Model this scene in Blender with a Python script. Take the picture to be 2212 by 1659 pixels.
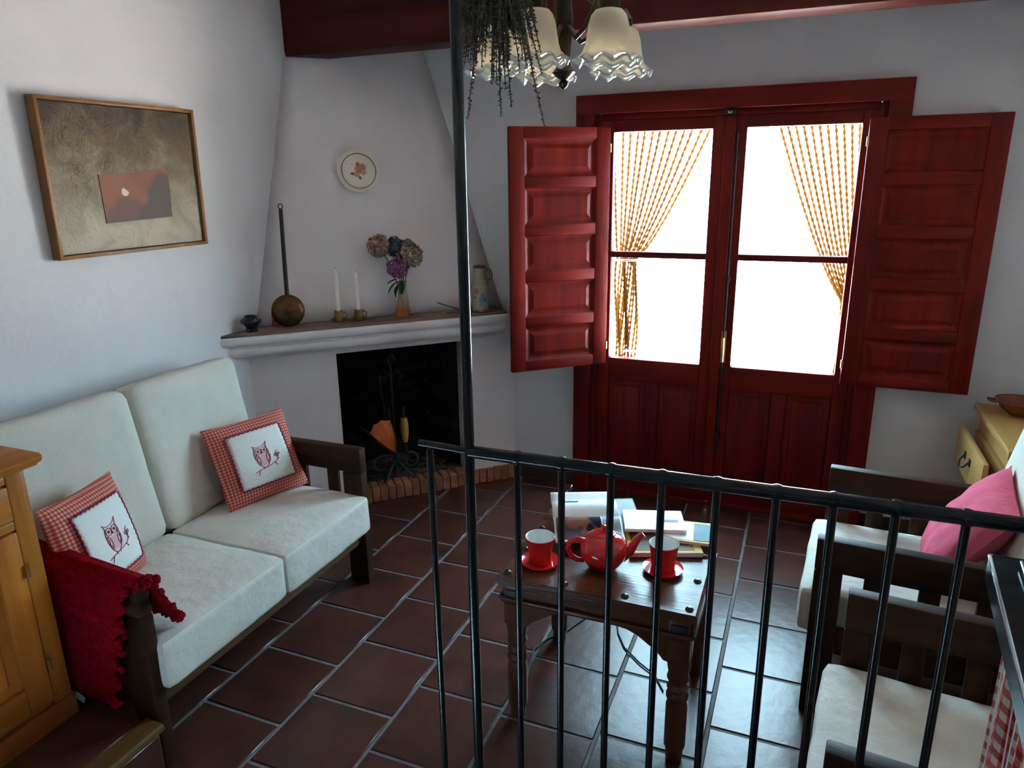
import bpy, bmesh, math, random
from mathutils import Vector, Matrix, Euler, noise
random.seed(7)
PI = math.pi
for o in list(bpy.data.objects): bpy.data.objects.remove(o)
sc = bpy.context.scene
COL = sc.collection

# ------------------------------------------------------------------ camera
cam = bpy.data.cameras.new('camera'); cob = bpy.data.objects.new('camera', cam); COL.objects.link(cob)
cam.sensor_fit = 'HORIZONTAL'; cam.sensor_width = 36.0
cam.lens = 36.0 * 1548.161 / 2212.0
cam.clip_start = 0.02; cam.clip_end = 200
Rr = Vector((0.926, 0.377, -0.014)); Dd = Vector((0.093, -0.262, -0.961)); Ff = Vector((-0.366, 0.888, -0.277))
Ff.normalize(); Rr = (Rr - Rr.dot(Ff) * Ff).normalized(); Dd = Ff.cross(Rr)
M = Matrix((( Rr.x, -Dd.x, -Ff.x, 2.164), (Rr.y, -Dd.y, -Ff.y, -1.202), (Rr.z, -Dd.z, -Ff.z, 1.760), (0, 0, 0, 1)))
cob.matrix_world = M
sc.camera = cob

# ------------------------------------------------------------------ light, exposure
sc.view_settings.view_transform = 'Standard'; sc.view_settings.look = 'None'
sc.view_settings.exposure = 0.0; sc.view_settings.gamma = 1.0; sc.view_settings.use_curve_mapping = False
w = bpy.data.worlds.new('sky'); sc.world = w; w.use_nodes = True
bg = w.node_tree.nodes['Background']
bg.inputs[0].default_value = (0.50, 0.80, 1.0, 1); bg.inputs[1].default_value = 37.0
sun = bpy.data.lights.new('sun', 'SUN'); sun.energy = 290.0; sun.angle = .009; sun.color = (1.0, .95, .93)
suo = bpy.data.objects.new('sun', sun); COL.objects.link(suo); suo.rotation_euler = Vector((-.55, -.20, .80)).to_track_quat('Z', 'Y').to_euler()
sc.cycles.use_denoising = True
sc.cycles.max_bounces = 10; sc.cycles.diffuse_bounces = 6; sc.cycles.glossy_bounces = 4
sc.cycles.transmission_bounces = 6; sc.cycles.transparent_max_bounces = 12
sc.cycles.sample_clamp_indirect = 0.0
sc.cycles.caustics_reflective = False; sc.cycles.caustics_refractive = False
pt = bpy.data.lights.new('door_portal', 'AREA'); pt.shape = 'RECTANGLE'; pt.size = 1.5; pt.size_y = 1.6; pt.cycles.is_portal = True
po = bpy.data.objects.new('door_portal', pt); COL.objects.link(po); po.location = (1.765, 2.73, 1.38); po.rotation_euler = (-PI/2, 0, 0)

# ------------------------------------------------------------------ materials
MATS = {}
def nt(name):
    m = bpy.data.materials.new(name); m.use_nodes = True
    t = m.node_tree; return m, t, t.nodes, t.links, t.nodes['Principled BSDF']
def mat(name, col, rough=0.6, metal=0.0, var=0.0, vscale=8.0, bump=0.0, bscale=60.0, stretch=None, col2=None, rand=0.0, sheen=0.0, spec=0.5, coat=0.0):
    """colour with optional noise variation (towards col2), bump and per-object random brightness"""
    if name in MATS: return MATS[name]
    m, t, N, L, P = nt(name)
    P.inputs['Roughness'].default_value = rough; P.inputs['Metallic'].default_value = metal
    P.inputs['Specular IOR Level'].default_value = spec
    if sheen: P.inputs['Sheen Weight'].default_value = sheen
    if coat: P.inputs['Coat Weight'].default_value = coat; P.inputs['Coat Roughness'].default_value = 0.15
    c = (*col, 1); tc = N.new('ShaderNodeTexCoord'); mp = N.new('ShaderNodeMapping'); L.new(tc.outputs['Object'], mp.inputs[0])
    if stretch: mp.inputs['Scale'].default_value = stretch
    src = None
    if var or col2:
        no = N.new('ShaderNodeTexNoise'); no.inputs['Scale'].default_value = vscale; no.inputs['Detail'].default_value = 5; no.inputs['Roughness'].default_value = .62
        L.new(mp.outputs[0], no.inputs['Vector'])
        if rand:
            oi = N.new('ShaderNodeObjectInfo'); ad = N.new('ShaderNodeVectorMath'); ad.operation = 'SCALE'; ad.inputs['Scale'].default_value = 40
            cx = N.new('ShaderNodeCombineXYZ'); L.new(oi.outputs['Random'], cx.inputs[0]); L.new(oi.outputs['Random'], cx.inputs[1]); L.new(cx.outputs[0], ad.inputs[0])
            a2 = N.new('ShaderNodeVectorMath'); L.new(mp.outputs[0], a2.inputs[0]); L.new(ad.outputs[0], a2.inputs[1]); L.new(a2.outputs[0], no.inputs['Vector'])
        rp = N.new('ShaderNodeValToRGB'); L.new(no.outputs['Fac'], rp.inputs[0])
        b = col2 if col2 else tuple(x * (1 - var) for x in col)
        rp.color_ramp.elements[0].position = .32; rp.color_ramp.elements[0].color = (*b, 1)
        rp.color_ramp.elements[1].position = .68; rp.color_ramp.elements[1].color = c
        src = rp.outputs[0]
    if rand:
        oi2 = N.new('ShaderNodeObjectInfo'); mr = N.new('ShaderNodeMapRange'); mr.inputs['To Min'].default_value = 1 - rand; mr.inputs['To Max'].default_value = 1 + rand
        L.new(oi2.outputs['Random'], mr.inputs['Value']); hs = N.new('ShaderNodeHueSaturation'); L.new(mr.outputs[0], hs.inputs['Value'])
        if src: L.new(src, hs.inputs['Color'])
        else: hs.inputs['Color'].default_value = c
        src = hs.outputs[0]
    if src: L.new(src, P.inputs['Base Color'])
    else: P.inputs['Base Color'].default_value = c
    if bump:
        n2 = N.new('ShaderNodeTexNoise'); n2.inputs['Scale'].default_value = bscale; n2.inputs['Detail'].default_value = 4
        L.new(mp.outputs[0], n2.inputs['Vector']); bp = N.new('ShaderNodeBump'); bp.inputs['Strength'].default_value = bump; bp.inputs['Distance'].default_value = .01
        L.new(n2.outputs['Fac'], bp.inputs['Height']); L.new(bp.outputs[0], P.inputs['Normal'])
    MATS[name] = m; return m
def wood(name, c1, c2, rough=.4, axis=2, scale=6.0, spec=.25, coat=0.0, bump=.08):
    s = [14, 14, 14]; s[axis] = 1.0
    return mat(name, c1, rough, 0, .5, scale / 6, bump, 9.0, tuple(s), c2, .08, 0, spec, coat)
def checks(name, base, mid, dark, freq=60.0, ax=(0, 1)):
    m, t, N, L, P = nt(name); P.inputs['Roughness'].default_value = .9; P.inputs['Specular IOR Level'].default_value = .15
    tc = N.new('ShaderNodeTexCoord'); sp = N.new('ShaderNodeSeparateXYZ'); L.new(tc.outputs['Object'], sp.inputs[0])
    outs = []
    for a in ax:
        mu = N.new('ShaderNodeMath'); mu.operation = 'MULTIPLY'; mu.inputs[1].default_value = freq; L.new(sp.outputs[a], mu.inputs[0])
        fr = N.new('ShaderNodeMath'); fr.operation = 'FRACT'; L.new(mu.outputs[0], fr.inputs[0])
        gt = N.new('ShaderNodeMath'); gt.operation = 'GREATER_THAN'; gt.inputs[1].default_value = .5; L.new(fr.outputs[0], gt.inputs[0]); outs.append(gt)
    ad = N.new('ShaderNodeMath'); ad.operation = 'ADD'; L.new(outs[0].outputs[0], ad.inputs[0]); L.new(outs[1].outputs[0], ad.inputs[1])
    hf = N.new('ShaderNodeMath'); hf.operation = 'MULTIPLY'; hf.inputs[1].default_value = .5; L.new(ad.outputs[0], hf.inputs[0])
    rp = N.new('ShaderNodeValToRGB'); rp.color_ramp.interpolation = 'CONSTANT'; L.new(hf.outputs[0], rp.inputs[0])
    e = rp.color_ramp.elements; e[0].position = 0; e[0].color = (*base, 1); e[1].position = .4; e[1].color = (*mid, 1)
    k = e.new(.9); k.color = (*dark, 1)
    L.new(rp.outputs[0], P.inputs['Base Color']); return m
def blobs(name, base, spots, rough=.35, ring=None, detail=0.0, nscale=60, spec=.5, base2=None, coat=0.0, wob=.004):
    """printed spots: [(centre, radius, colour)] in object space with wobbling edges; ring = (radius, width, colour) about local z"""
    m, t, N, L, P = nt(name); P.inputs['Roughness'].default_value = rough; P.inputs['Specular IOR Level'].default_value = spec; P.inputs['Coat Weight'].default_value = coat
    tc = N.new('ShaderNodeTexCoord'); no = N.new('ShaderNodeTexNoise'); no.inputs['Scale'].default_value = nscale; L.new(tc.outputs['Object'], no.inputs['Vector'])
    sub = N.new('ShaderNodeVectorMath'); sub.operation = 'SUBTRACT'; sub.inputs[1].default_value = (.5, .5, .5); L.new(no.outputs['Color'], sub.inputs[0])
    scl = N.new('ShaderNodeVectorMath'); scl.operation = 'SCALE'; scl.inputs['Scale'].default_value = wob * 4; L.new(sub.outputs[0], scl.inputs[0])
    pos = N.new('ShaderNodeVectorMath'); L.new(tc.outputs['Object'], pos.inputs[0]); L.new(scl.outputs[0], pos.inputs[1])
    cur = None
    def mixin(fac, colr):
        nonlocal cur
        mx = N.new('ShaderNodeMix'); mx.data_type = 'RGBA'; L.new(fac, mx.inputs['Factor'])
        if cur is None: mx.inputs['A'].default_value = (*base, 1)
        else: L.new(cur, mx.inputs['A'])
        mx.inputs['B'].default_value = (*colr, 1); cur = mx.outputs['Result']
    if base2:
        n3 = N.new('ShaderNodeTexNoise'); n3.inputs['Scale'].default_value = nscale * .25; n3.inputs['Detail'].default_value = 4; L.new(tc.outputs['Object'], n3.inputs['Vector'])
        rr = N.new('ShaderNodeMapRange'); rr.inputs['From Min'].default_value = .42; rr.inputs['From Max'].default_value = .6; L.new(n3.outputs['Fac'], rr.inputs['Value']); mixin(rr.outputs[0], base2)
    for c, r, colr in spots:
        d = N.new('ShaderNodeVectorMath'); d.operation = 'DISTANCE'; L.new(pos.outputs[0], d.inputs[0]); d.inputs[1].default_value = c
        mr = N.new('ShaderNodeMapRange'); mr.inputs['From Min'].default_value = r; mr.inputs['From Max'].default_value = r * .8; L.new(d.outputs['Value'], mr.inputs['Value']); mixin(mr.outputs[0], colr)
    if ring:
        sp = N.new('ShaderNodeSeparateXYZ'); L.new(tc.outputs['Object'], sp.inputs[0]); cb = N.new('ShaderNodeCombineXYZ'); L.new(sp.outputs[0], cb.inputs[0]); L.new(sp.outputs[1], cb.inputs[1])
        ln = N.new('ShaderNodeVectorMath'); ln.operation = 'LENGTH'; L.new(cb.outputs[0], ln.inputs[0])
        s = N.new('ShaderNodeMath'); s.operation = 'SUBTRACT'; s.inputs[1].default_value = ring[0]; L.new(ln.outputs['Value'], s.inputs[0])
        ab = N.new('ShaderNodeMath'); ab.operation = 'ABSOLUTE'; L.new(s.outputs[0], ab.inputs[0])
        lt = N.new('ShaderNodeMath'); lt.operation = 'LESS_THAN'; lt.inputs[1].default_value = ring[1]; L.new(ab.outputs[0], lt.inputs[0]); mixin(lt.outputs[0], ring[2])
    if cur is None: P.inputs['Base Color'].default_value = (*base, 1)
    else: L.new(cur, P.inputs['Base Color'])
    return m

PLASTER = mat('plaster', (.68, .665, .665), .9, 0, .05, 2.2, .25, 26.0, spec=.2)
PLASTER_BRIGHTENED = mat('plaster_brightened', (.80, .745, .74), .9, 0, .06, 2.6, .22, 22.0, spec=.2)  # wall plaster made paler and warmer; the fireplace's extra light is in its colour
CEIL = mat('ceiling_wood', (.20, .07, .045), .7, 0, .4, 5, .1, 30)
TILE = mat('terracotta', (.100, .030, .019), .30, 0, .5, 7.0, .10, 24.0, None, (.050, .016, .013), .16, spec=.44)
GROUT = mat('grout', (.20, .185, .185), .9, 0, .3, 30, .3, 120)
DOORW = wood('mahogany', (.20, .012, .007), (.095, .006, .004), .40, 2, 6, .14)
DOORH = wood('mahogany_across', (.20, .012, .007), (.095, .006, .004), .40, 0, 6, .14)
BEAMW = wood('beam_wood', (.085, .012, .008), (.035, .006, .004), .5, 0, 6, .12)
DARKW = wood('walnut_x', (.055, .020, .010), (.020, .008, .005), .5, 0, 6, .12)
DARKWY = wood('walnut_y', (.055, .020, .010), (.020, .008, .005), .5, 1, 6, .12)
DARKWZ = wood('walnut_z', (.055, .020, .010), (.020, .008, .005), .5, 2, 6, .12)
RAILW = wood('rail_wood', (.17, .085, .034), (.085, .040, .017), .45, 1, 6)
TABW = wood('sheesham_x', (.150, .046, .020), (.055, .016, .009), .26, 0, 6, .5)
TABWZ = wood('sheesham_z', (.150, .046, .020), (.055, .016, .009), .34, 2, 6, .5)
PINE = wood('honey_pine_y', (.50, .165, .024), (.27, .075, .012), .34, 1, 5)
PINEZ = wood('honey_pine_z', (.50, .165, .024), (.27, .075, .012), .34, 2, 5)
PINED = wood('honey_pine_dark', (.32, .090, .016), (.17, .045, .009), .36, 1, 5)
PALEP = wood('pale_pine_y', (.56, .32, .11), (.40, .21, .06), .4, 1, 5)
NOSE = wood('nosing_wood', (.15, .075, .022), (.07, .032, .011), .4, 1, 5)
FABRIC = mat('cream_canvas', (.68, .635, .55), .95, 0, .08, 9.0, .35, 240.0, spec=.08)
FABRIC2 = mat('cream_canvas_seat', (.67, .635, .57), .95, 0, .10, 6.0, .9, 13.0, spec=.08)
IRON = mat('black_iron', (.010, .010, .011), .22, 0, .3, 40, .05, 120, spec=.40)
IRONM = mat('forged_iron', (.014, .013, .013), .45, 0, .3, 40, .3, 90)
REDC = mat('red_ceramic', (.62, .010, .012), .10, 0, spec=.6, coat=.4)
WHITEC = mat('white_ceramic', (.80, .82, .80), .16, 0)
GLASSY = mat('pewter_stud', (.10, .09, .08), .25, .9)
BRASS = mat('brass', (.55, .36, .12), .28, 1.0)
AGEDBR = mat('aged_brass', (.075, .052, .026), .35, .9, .4, 30)
REDTHROW = mat('crimson_wool', (.30, .004, .012), .95, 0, .45, 50, .5, 120, spec=.03)
PINK = mat('rose_cotton', (.68, .12, .19), .9, 0, .12, 8, .35, 40, spec=.08)
CANDLE = mat('candle_wax', (.84, .82, .76), .45)
MUSTARD = mat('mustard_glaze', (.36, .19, .035), .2, 0, .45, 30, .05, 40, spec=.6)
BLACKPOT = mat('black_glaze', (.012, .013, .014), .16, 0, spec=.6)
COPPER = mat('aged_copper', (.20, .085, .028), .34, .75, .75, 9, .1, 20, None, (.018, .012, .010))
BRICK = mat('hearth_brick', (.42, .15, .075), .85, 0, .5, 18, .5, 60, None, (.24, .085, .05), .22)
SOOT = mat('sooty_brick', (.020, .017, .015), .95, 0, .5, 14, .5, 50, None, (.008, .007, .006), .25, spec=.15)
ASHB = mat('ashen_brick', (.10, .082, .068), .92, 0, .5, 16, .5, 50, None, (.045, .036, .030), .25, spec=.2)
LEATHER = mat('orange_leather', (.62, .12, .018), .5, 0, .3, 14, .1, 40)
MANTELTOP = mat('mantel_top', (.25, .15, .11), .7, 0, .4, 12, .1, 40)
GRANITE = mat('dark_worktop', (.012, .015, .016), .14, 0, .5, 60, 0, 10, None, (.030, .036, .038))
HOB = mat('dark_glass', (.022, .036, .044), .12, 0, spec=.7)
STEEL = mat('steel_edge', (.42, .46, .47), .24, 1.0)
PAPER = mat('white_paper', (.82, .82, .80), .5, 0, .05, 12, spec=.3)
CABLE = mat('black_rubber', (.010, .011, .012), .5)
DARKTRIM = mat('dark_skirting', (.045, .018, .014), .5)
OUTF = mat('pale_paving', (.60, .52, .48), .9, 0, .1, 3)
PETAL_T = mat('petal_tan', (.50, .32, .22), .9, 0, .5, 90, 0, 10, None, (.24, .14, .09))
PETAL_B = mat('petal_slate', (.11, .14, .20), .9, 0, .5, 90, 0, 10, None, (.03, .035, .05))
PETAL_P = mat('petal_mauve', (.42, .17, .31), .9, 0, .5, 90, 0, 10, None, (.13, .045, .10))
PETAL_G = mat('petal_taupe', (.46, .34, .25), .9, 0, .5, 90, 0, 10, None, (.20, .14, .10))
LEAFG = mat('dry_leaf', (.055, .065, .030), .8, 0, .4, 60)
HERB = mat('dried_herb', (.17, .13, .095), .95, 0, .5, 60, 0, 10, None, (.06, .045, .033))
PICFRAME = wood('oak_frame', (.34, .15, .045), (.18, .07, .02), .4, 2, 5)
SOLE = mat('frosted_glass', (.86, .80, .64), .35, 0, .06, 12)

def glass_pane():
    m, t, N, L, P = nt('window_glass'); N.remove(P)
    tr = N.new('ShaderNodeBsdfTransparent'); gl = N.new('ShaderNodeBsdfGlossy'); gl.inputs['Roughness'].default_value = .02
    tr.inputs[0].default_value = (.96, .98, .97, 1)
    fr = N.new('ShaderNodeFresnel'); fr.inputs[0].default_value = 1.45
    mx = N.new('ShaderNodeMixShader'); ge = N.new('ShaderNodeNewGeometry'); iv = N.new('ShaderNodeMath'); iv.operation = 'SUBTRACT'; iv.inputs[0].default_value = 1.0; L.new(ge.outputs['Backfacing'], iv.inputs[1]); ml = N.new('ShaderNodeMath'); ml.operation = 'MULTIPLY'; L.new(fr.outputs[0], ml.inputs[0]); L.new(iv.outputs[0], ml.inputs[1])
    L.new(ml.outputs[0], mx.inputs[0]); L.new(tr.outputs[0], mx.inputs[1]); L.new(gl.outputs[0], mx.inputs[2])
    L.new(mx.outputs[0], N['Material Output'].inputs[0]); return m
PANE = glass_pane()
def vase_glass():
    m, t, N, L, P = nt('amber_vase_glass')
    tc = N.new('ShaderNodeTexCoord'); sp = N.new('ShaderNodeSeparateXYZ'); L.new(tc.outputs['Object'], sp.inputs[0])
    mr = N.new('ShaderNodeMapRange'); mr.inputs['From Min'].default_value = .03; mr.inputs['From Max'].default_value = .13; L.new(sp.outputs[2], mr.inputs['Value'])
    rp = N.new('ShaderNodeValToRGB'); L.new(mr.outputs[0], rp.inputs[0]); e = rp.color_ramp.elements
    e[0].color = (.80, .26, .04, 1); e[1].color = (.88, .86, .80, 1)
    L.new(rp.outputs[0], P.inputs['Base Color']); P.inputs['Roughness'].default_value = .08
    P.inputs['Transmission Weight'].default_value = .75; P.inputs['IOR'].default_value = 1.35; return m
VASE = vase_glass()
def shade_glass():
    m, t, N, L, P = nt('frosted_shade_glass'); P.inputs['Base Color'].default_value = (.88, .80, .62, 1); P.inputs['Roughness'].default_value = .35
    tl = N.new('ShaderNodeBsdfTranslucent'); tl.inputs[0].default_value = (.88, .82, .68, 1); mx = N.new('ShaderNodeMixShader'); mx.inputs[0].default_value = .45
    L.new(P.outputs[0], mx.inputs[1]); L.new(tl.outputs[0], mx.inputs[2]); L.new(mx.outputs[0], N['Material Output'].inputs[0]); return m
SHADE = shade_glass()
CLEARRIM = mat('clear_glass_rim', (.93, .90, .84), .16, 0); CLEARRIM.node_tree.nodes['Principled BSDF'].inputs['Transmission Weight'].default_value = .35

# ------------------------------------------------------------------ mesh helpers
class MB:
    def __init__(s): s.b = bmesh.new()
    def _fin(s, verts, mtx):
        if mtx is not None: bmesh.ops.transform(s.b, matrix=mtx, verts=verts)
    def box(s, c, d, rot=None, bev=0.0, seg=2, mtx=None):
        r = bmesh.ops.create_cube(s.b, size=1); vs = r['verts']
        bmesh.ops.scale(s.b, vec=d, verts=vs)
        if bev:
            es = list({e for v in vs for e in v.link_edges}); rb = bmesh.ops.bevel(s.b, geom=es, offset=min(bev, min(d) * .49), segments=seg, affect='EDGES', profile=.5)
            vs = list({v for f in rb['faces'] for v in f.verts} | {v for v in vs if v.is_valid})
        m = Matrix.Translation(c)
        if rot: m = m @ Euler(rot).to_matrix().to_4x4()
        bmesh.ops.transform(s.b, matrix=m, verts=vs); s._fin(vs, mtx); return s
    def tube(s, pts, r, seg=8, closed=False, mtx=None):
        pts = [Vector(p) for p in pts]; n = len(pts); rs = r if isinstance(r, (list, tuple)) else [r] * n
        rings = []; prev = None
        for i, p in enumerate(pts):
            if closed: tg = (pts[(i + 1) % n] - pts[i - 1])
            else: tg = pts[min(i + 1, n - 1)] - pts[max(i - 1, 0)]
            tg = tg.normalized() if tg.length > 1e-9 else Vector((0, 0, 1))
            if prev is None:
                a = Vector((0, 0, 1)) if abs(tg.z) < .9 else Vector((1, 0, 0)); prev = (a - a.dot(tg) * tg).normalized()
            else:
                prev = prev - prev.dot(tg) * tg
                prev = prev.normalized() if prev.length > 1e-6 else tg.orthogonal().normalized()
            b = tg.cross(prev)
            rings.append([s.b.verts.new(p + rs[i] * (math.cos(2 * PI * k / seg) * prev + math.sin(2 * PI * k / seg) * b)) for k in range(seg)])
        m = n if closed else n - 1
        for i in range(m):
            A, B = rings[i], rings[(i + 1) % n]
            for k in range(seg): s.b.faces.new((A[k], A[(k + 1) % seg], B[(k + 1) % seg], B[k]))
        if not closed: s.b.faces.new(rings[0][::-1]); s.b.faces.new(rings[-1])
        s._fin([v for R in rings for v in R], mtx); return s
    def lathe(s, prof, seg=24, mtx=None, mod=None, cap=True):
        rings = []
        for r, z in prof:
            ring = []
            for k in range(seg):
                a = 2 * PI * k / seg; rr, zz = (r, z) if mod is None else mod(r, z, a)
                ring.append(s.b.verts.new((rr * math.cos(a), rr * math.sin(a), zz)))
            rings.append(ring)
        for A, B in zip(rings, rings[1:]):
            for k in range(seg): s.b.faces.new((A[k], A[(k + 1) % seg], B[(k + 1) % seg], B[k]))
        if cap:
            if prof[0][0] > 1e-4: s.b.faces.new(rings[0][::-1])
            if prof[-1][0] > 1e-4: s.b.faces.new(rings[-1])
        vs = [v for R in rings for v in R]; s._fin(vs, mtx); return s
    def prism(s, poly, lo, hi, axis=1, mtx=None):
        """extrude a 2-D outline along axis (0,1,2) from lo to hi"""
        def P(a, b, h): return {0: (h, a, b), 1: (a, h, b), 2: (a, b, h)}[axis]
        A = [s.b.verts.new(P(a, b, lo)) for a, b in poly]; B = [s.b.verts.new(P(a, b, hi)) for a, b in poly]
        n = len(poly)
        for i in range(n): s.b.faces.new((A[i], A[(i + 1) % n], B[(i + 1) % n], B[i]))
        s.b.faces.new(A[::-1]); s.b.faces.new(B); s._fin(A + B, mtx); return s
    def surf(s, nu, nv, fn, mtx=None):
        g = [[s.b.verts.new(fn(i / nu, j / nv)) for j in range(nv + 1)] for i in range(nu + 1)]
        for i in range(nu):
            for j in range(nv): s.b.faces.new((g[i][j], g[i + 1][j], g[i + 1][j + 1], g[i][j + 1]))
        s._fin([v for r in g for v in r], mtx); return s
    def sphere(s, c, r, seg=12, mtx=None):
        q = bmesh.ops.create_uvsphere(s.b, u_segments=seg, v_segments=max(6, seg * 2 // 3), radius=1)
        d = r if isinstance(r, (tuple, list)) else (r, r, r)
        bmesh.ops.scale(s.b, vec=d, verts=q['verts']); bmesh.ops.translate(s.b, vec=c, verts=q['verts']); s._fin(q['verts'], mtx); return s
    def mesh(s, name, smooth=True):
        bmesh.ops.remove_doubles(s.b, verts=s.b.verts, dist=1e-6)
        bmesh.ops.recalc_face_normals(s.b, faces=s.b.faces)
        me = bpy.data.meshes.new(name); s.b.to_mesh(me); s.b.free()
        if smooth:
            me.polygons.foreach_set('use_smooth', [True] * len(me.polygons))
            try: me.set_sharp_from_angle(angle=math.radians(38))
            except Exception: pass
        return me
    def build(s, name, m, parent=None, smooth=True, loc=None, rot=None, solid=0.0, sub=0, auto=True, label=None, kind=None):
        me = s.mesh(name, smooth); me.materials.append(m)
        o = bpy.data.objects.new(name, me); COL.objects.link(o)
        if smooth and auto:
            pass
        elif smooth: me.set_sharp_from_angle(angle=PI)
        if parent: o.parent = parent
        if loc: o.location = loc
        if rot: o.rotation_euler = rot
        if solid: k = o.modifiers.new('t', 'SOLIDIFY'); k.thickness = solid; k.offset = 0
        if sub: k = o.modifiers.new('s', 'SUBSURF'); k.levels = sub; k.render_levels = sub
        if label: o['label'] = label
        if kind: o['kind'] = kind
        return o
def inst(src, name, parent, loc, rot=None, m=None, scale=None):
    o = src.copy(); COL.objects.link(o); o.name = name; o.parent = parent; o.location = loc
    if rot: o.rotation_euler = rot
    if scale: o.scale = scale
    return o
def thing(name, label, cat, loc=(0, 0, 0), rz=0.0, group=None, rot=None):
    o = bpy.data.objects.new(name, None); COL.objects.link(o); o.empty_display_size = .05
    o.location = loc; o.rotation_euler = rot if rot else (0, 0, rz)
    o['label'] = label; o['category'] = cat
    if group: o['group'] = group
    return o
def tag(o, label, cat, group=None):
    o['label'] = label; o['category'] = cat
    if group: o['group'] = group
    return o
def struct(o, label=None, cat='structure'):
    o['kind'] = 'structure'
    if label: o['label'] = label
    if cat: o['category'] = cat
    return o
def box1(name, c, d, m, parent=None, bev=0.004, rot=None, **k):
    return MB().box(c, d, rot, bev).build(name, m, parent, **k)
def lerp(a, b, t): return a + (b - a) * t

# ------------------------------------------------------------------ room shell
XW, YD, XR, YB, ZC = -0.40, 2.57, 3.36, -3.0, 2.70
struct(box1('wall_left', (XW - .1, (YB + YD) / 2, ZC / 2), (.2, YD - YB + .4, ZC), PLASTER, bev=0), 'white plaster wall behind the cream sofa and the framed painting', 'wall')
b = MB()
DX0, DX1, DZ1 = 1.05, 2.48, 2.12
b.box(((XW + DX0) / 2, YD + .03, ZC / 2), (DX0 - XW, .06, ZC)); b.box(((DX1 + XR) / 2, YD + .03, ZC / 2), (XR - DX1, .06, ZC)); b.box(((DX0 + DX1) / 2, YD + .03, (ZC + DZ1) / 2), (DX1 - DX0, .06, ZC - DZ1))
struct(b.build('wall_far', PLASTER, smooth=False), 'white plaster wall around the glazed double door', 'wall')
struct(box1('wall_right', (XR + .1, (YB + YD) / 2, ZC / 2), (.2, YD - YB + .4, ZC), PLASTER, bev=0), 'white plaster wall behind the armchairs', 'wall')
struct(box1('wall_back', ((XW + XR) / 2, YB - .1, ZC / 2), (XR - XW, .2, ZC), PLASTER, bev=0), 'white plaster wall behind the viewer', 'wall')
ce = struct(box1('ceiling', ((XW + XR) / 2, (YB + YD) / 2, ZC + .05), (XR - XW, YD - YB, .1), PLASTER, bev=0), 'white plaster ceiling over dark wooden beams', 'ceiling')
struct(box1('trim_1', ((XW + XR) / 2, 2.12, (2.365 + ZC) / 2), (XR - XW, .16, ZC - 2.365), BEAMW, bev=.006), 'dark reddish wooden ceiling beam nearest the glazed door', 'beam')
struct(box1('trim_2', ((XW + XR) / 2, .30, (2.50 + ZC) / 2), (XR - XW, .16, ZC - 2.50), BEAMW, bev=.006), 'dark wooden ceiling beam over the railing', 'beam')
struct(box1('baseboard_far', ((.62 + 1.01) / 2, YD - .006, .04), (.39, .012, .08), DARKTRIM, bev=.003), 'dark skirting between the fireplace and the door', 'skirting')
struct(box1('baseboard_right', ((2.52 + XR) / 2, YD - .006, .04), (XR - 2.52, .012, .08), DARKTRIM, bev=.003), 'dark skirting right of the door', 'skirting')

# floor: mortar bed + tiles laid in rows along Y with staggered joints
fl = struct(box1('floor', ((XW + XR) / 2, .90, -.0535), (XR - XW, 3.36, .1), GROUT, bev=0), 'terracotta tiled floor of the sitting area', 'floor')
S = 1 / 3.; PT = .982 * S; GAP = .012
off = {0: 1.503, 1: 1.039, 2: 1.538, 3: 2.067, 4: 1.0, 5: 2.094, 6: 2.574, -1: 1.1, -2: 1.6, 7: 2.0, 8: 1.5, 9: 1.9, 10: 1.4}
def tile_mesh(wx, wy, m):
    mb = MB(); mb.box((0, 0, 0), (wx, wy, .016), None, .003, 1); me = mb.mesh('tile'); me.materials.append(m); return me
tm = tile_mesh(S - GAP, PT - GAP, TILE)
for r in range(-2, 11):
    x0 = r * S; xa, xb = max(x0, XW), min(x0 + S, XR)
    if xb - xa < .03: continue
    y = off[r] * S - 12 * PT
    while y < YD:
        ya, yb = max(y, -.72), min(y + PT, YD)
        if yb - ya > .03:
            full = (xb - xa > S - 1e-4) and (yb - ya > PT - 1e-4)
            me = tm if full else tile_mesh(xb - xa - GAP, yb - ya - GAP, TILE)
            o = bpy.data.objects.new('tile', me); COL.objects.link(o); o.parent = fl
            o.location = ((xa + xb) / 2, (ya + yb) / 2, -.0078 + random.uniform(-.0006, .0006)); o.rotation_euler = (random.uniform(-.002, .002), random.uniform(-.002, .002), random.uniform(-.006, .006))
        y += PT

# raised landing with a wood-nosed step (the viewer's level)
LZ = .19
mb = MB(); mb.box(((XW + .47) / 2, (YB + .05) / 2, LZ / 2 - .008), (.47 - XW, .05 - YB, LZ - .016)); mb.box(((1.38 + XR) / 2, (YB - .02) / 2, LZ / 2 - .008), (XR - 1.38, -.0 - YB - .02 + .04, LZ - .016)); mb.box((.925, (YB - .9) / 2, LZ / 2 - .008), (.95, -.9 - YB, LZ - .016))
ld = struct(mb.build('floor_landing', GROUT, smooth=False), 'raised terracotta landing with a wood-edged step beside the pine cabinet', 'floor')
nm = MB().prism([(.425, LZ - .026), (.488, LZ - .026), (.498, LZ - .016), (.498, LZ - .004), (.490, LZ + .003), (.425, LZ + .003)], -1.4, .052, 1)
nm.build('nosing', NOSE, ld)
for xa, xb, y0 in ((.19, .425, .02), (-.08, .19, .05), (-.4, -.08, -.1)):
    y = .05; first = True
    while y > -1.4:
        yy = y - (S if not first else (S - y0)); first = False
        o = bpy.data.objects.new('tile', tile_mesh(xb - xa - .012, y - yy - .012, TILE)); COL.objects.link(o); o.parent = ld
        o.location = ((xa + xb) / 2, (y + yy) / 2, LZ - .008); y = yy
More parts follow.
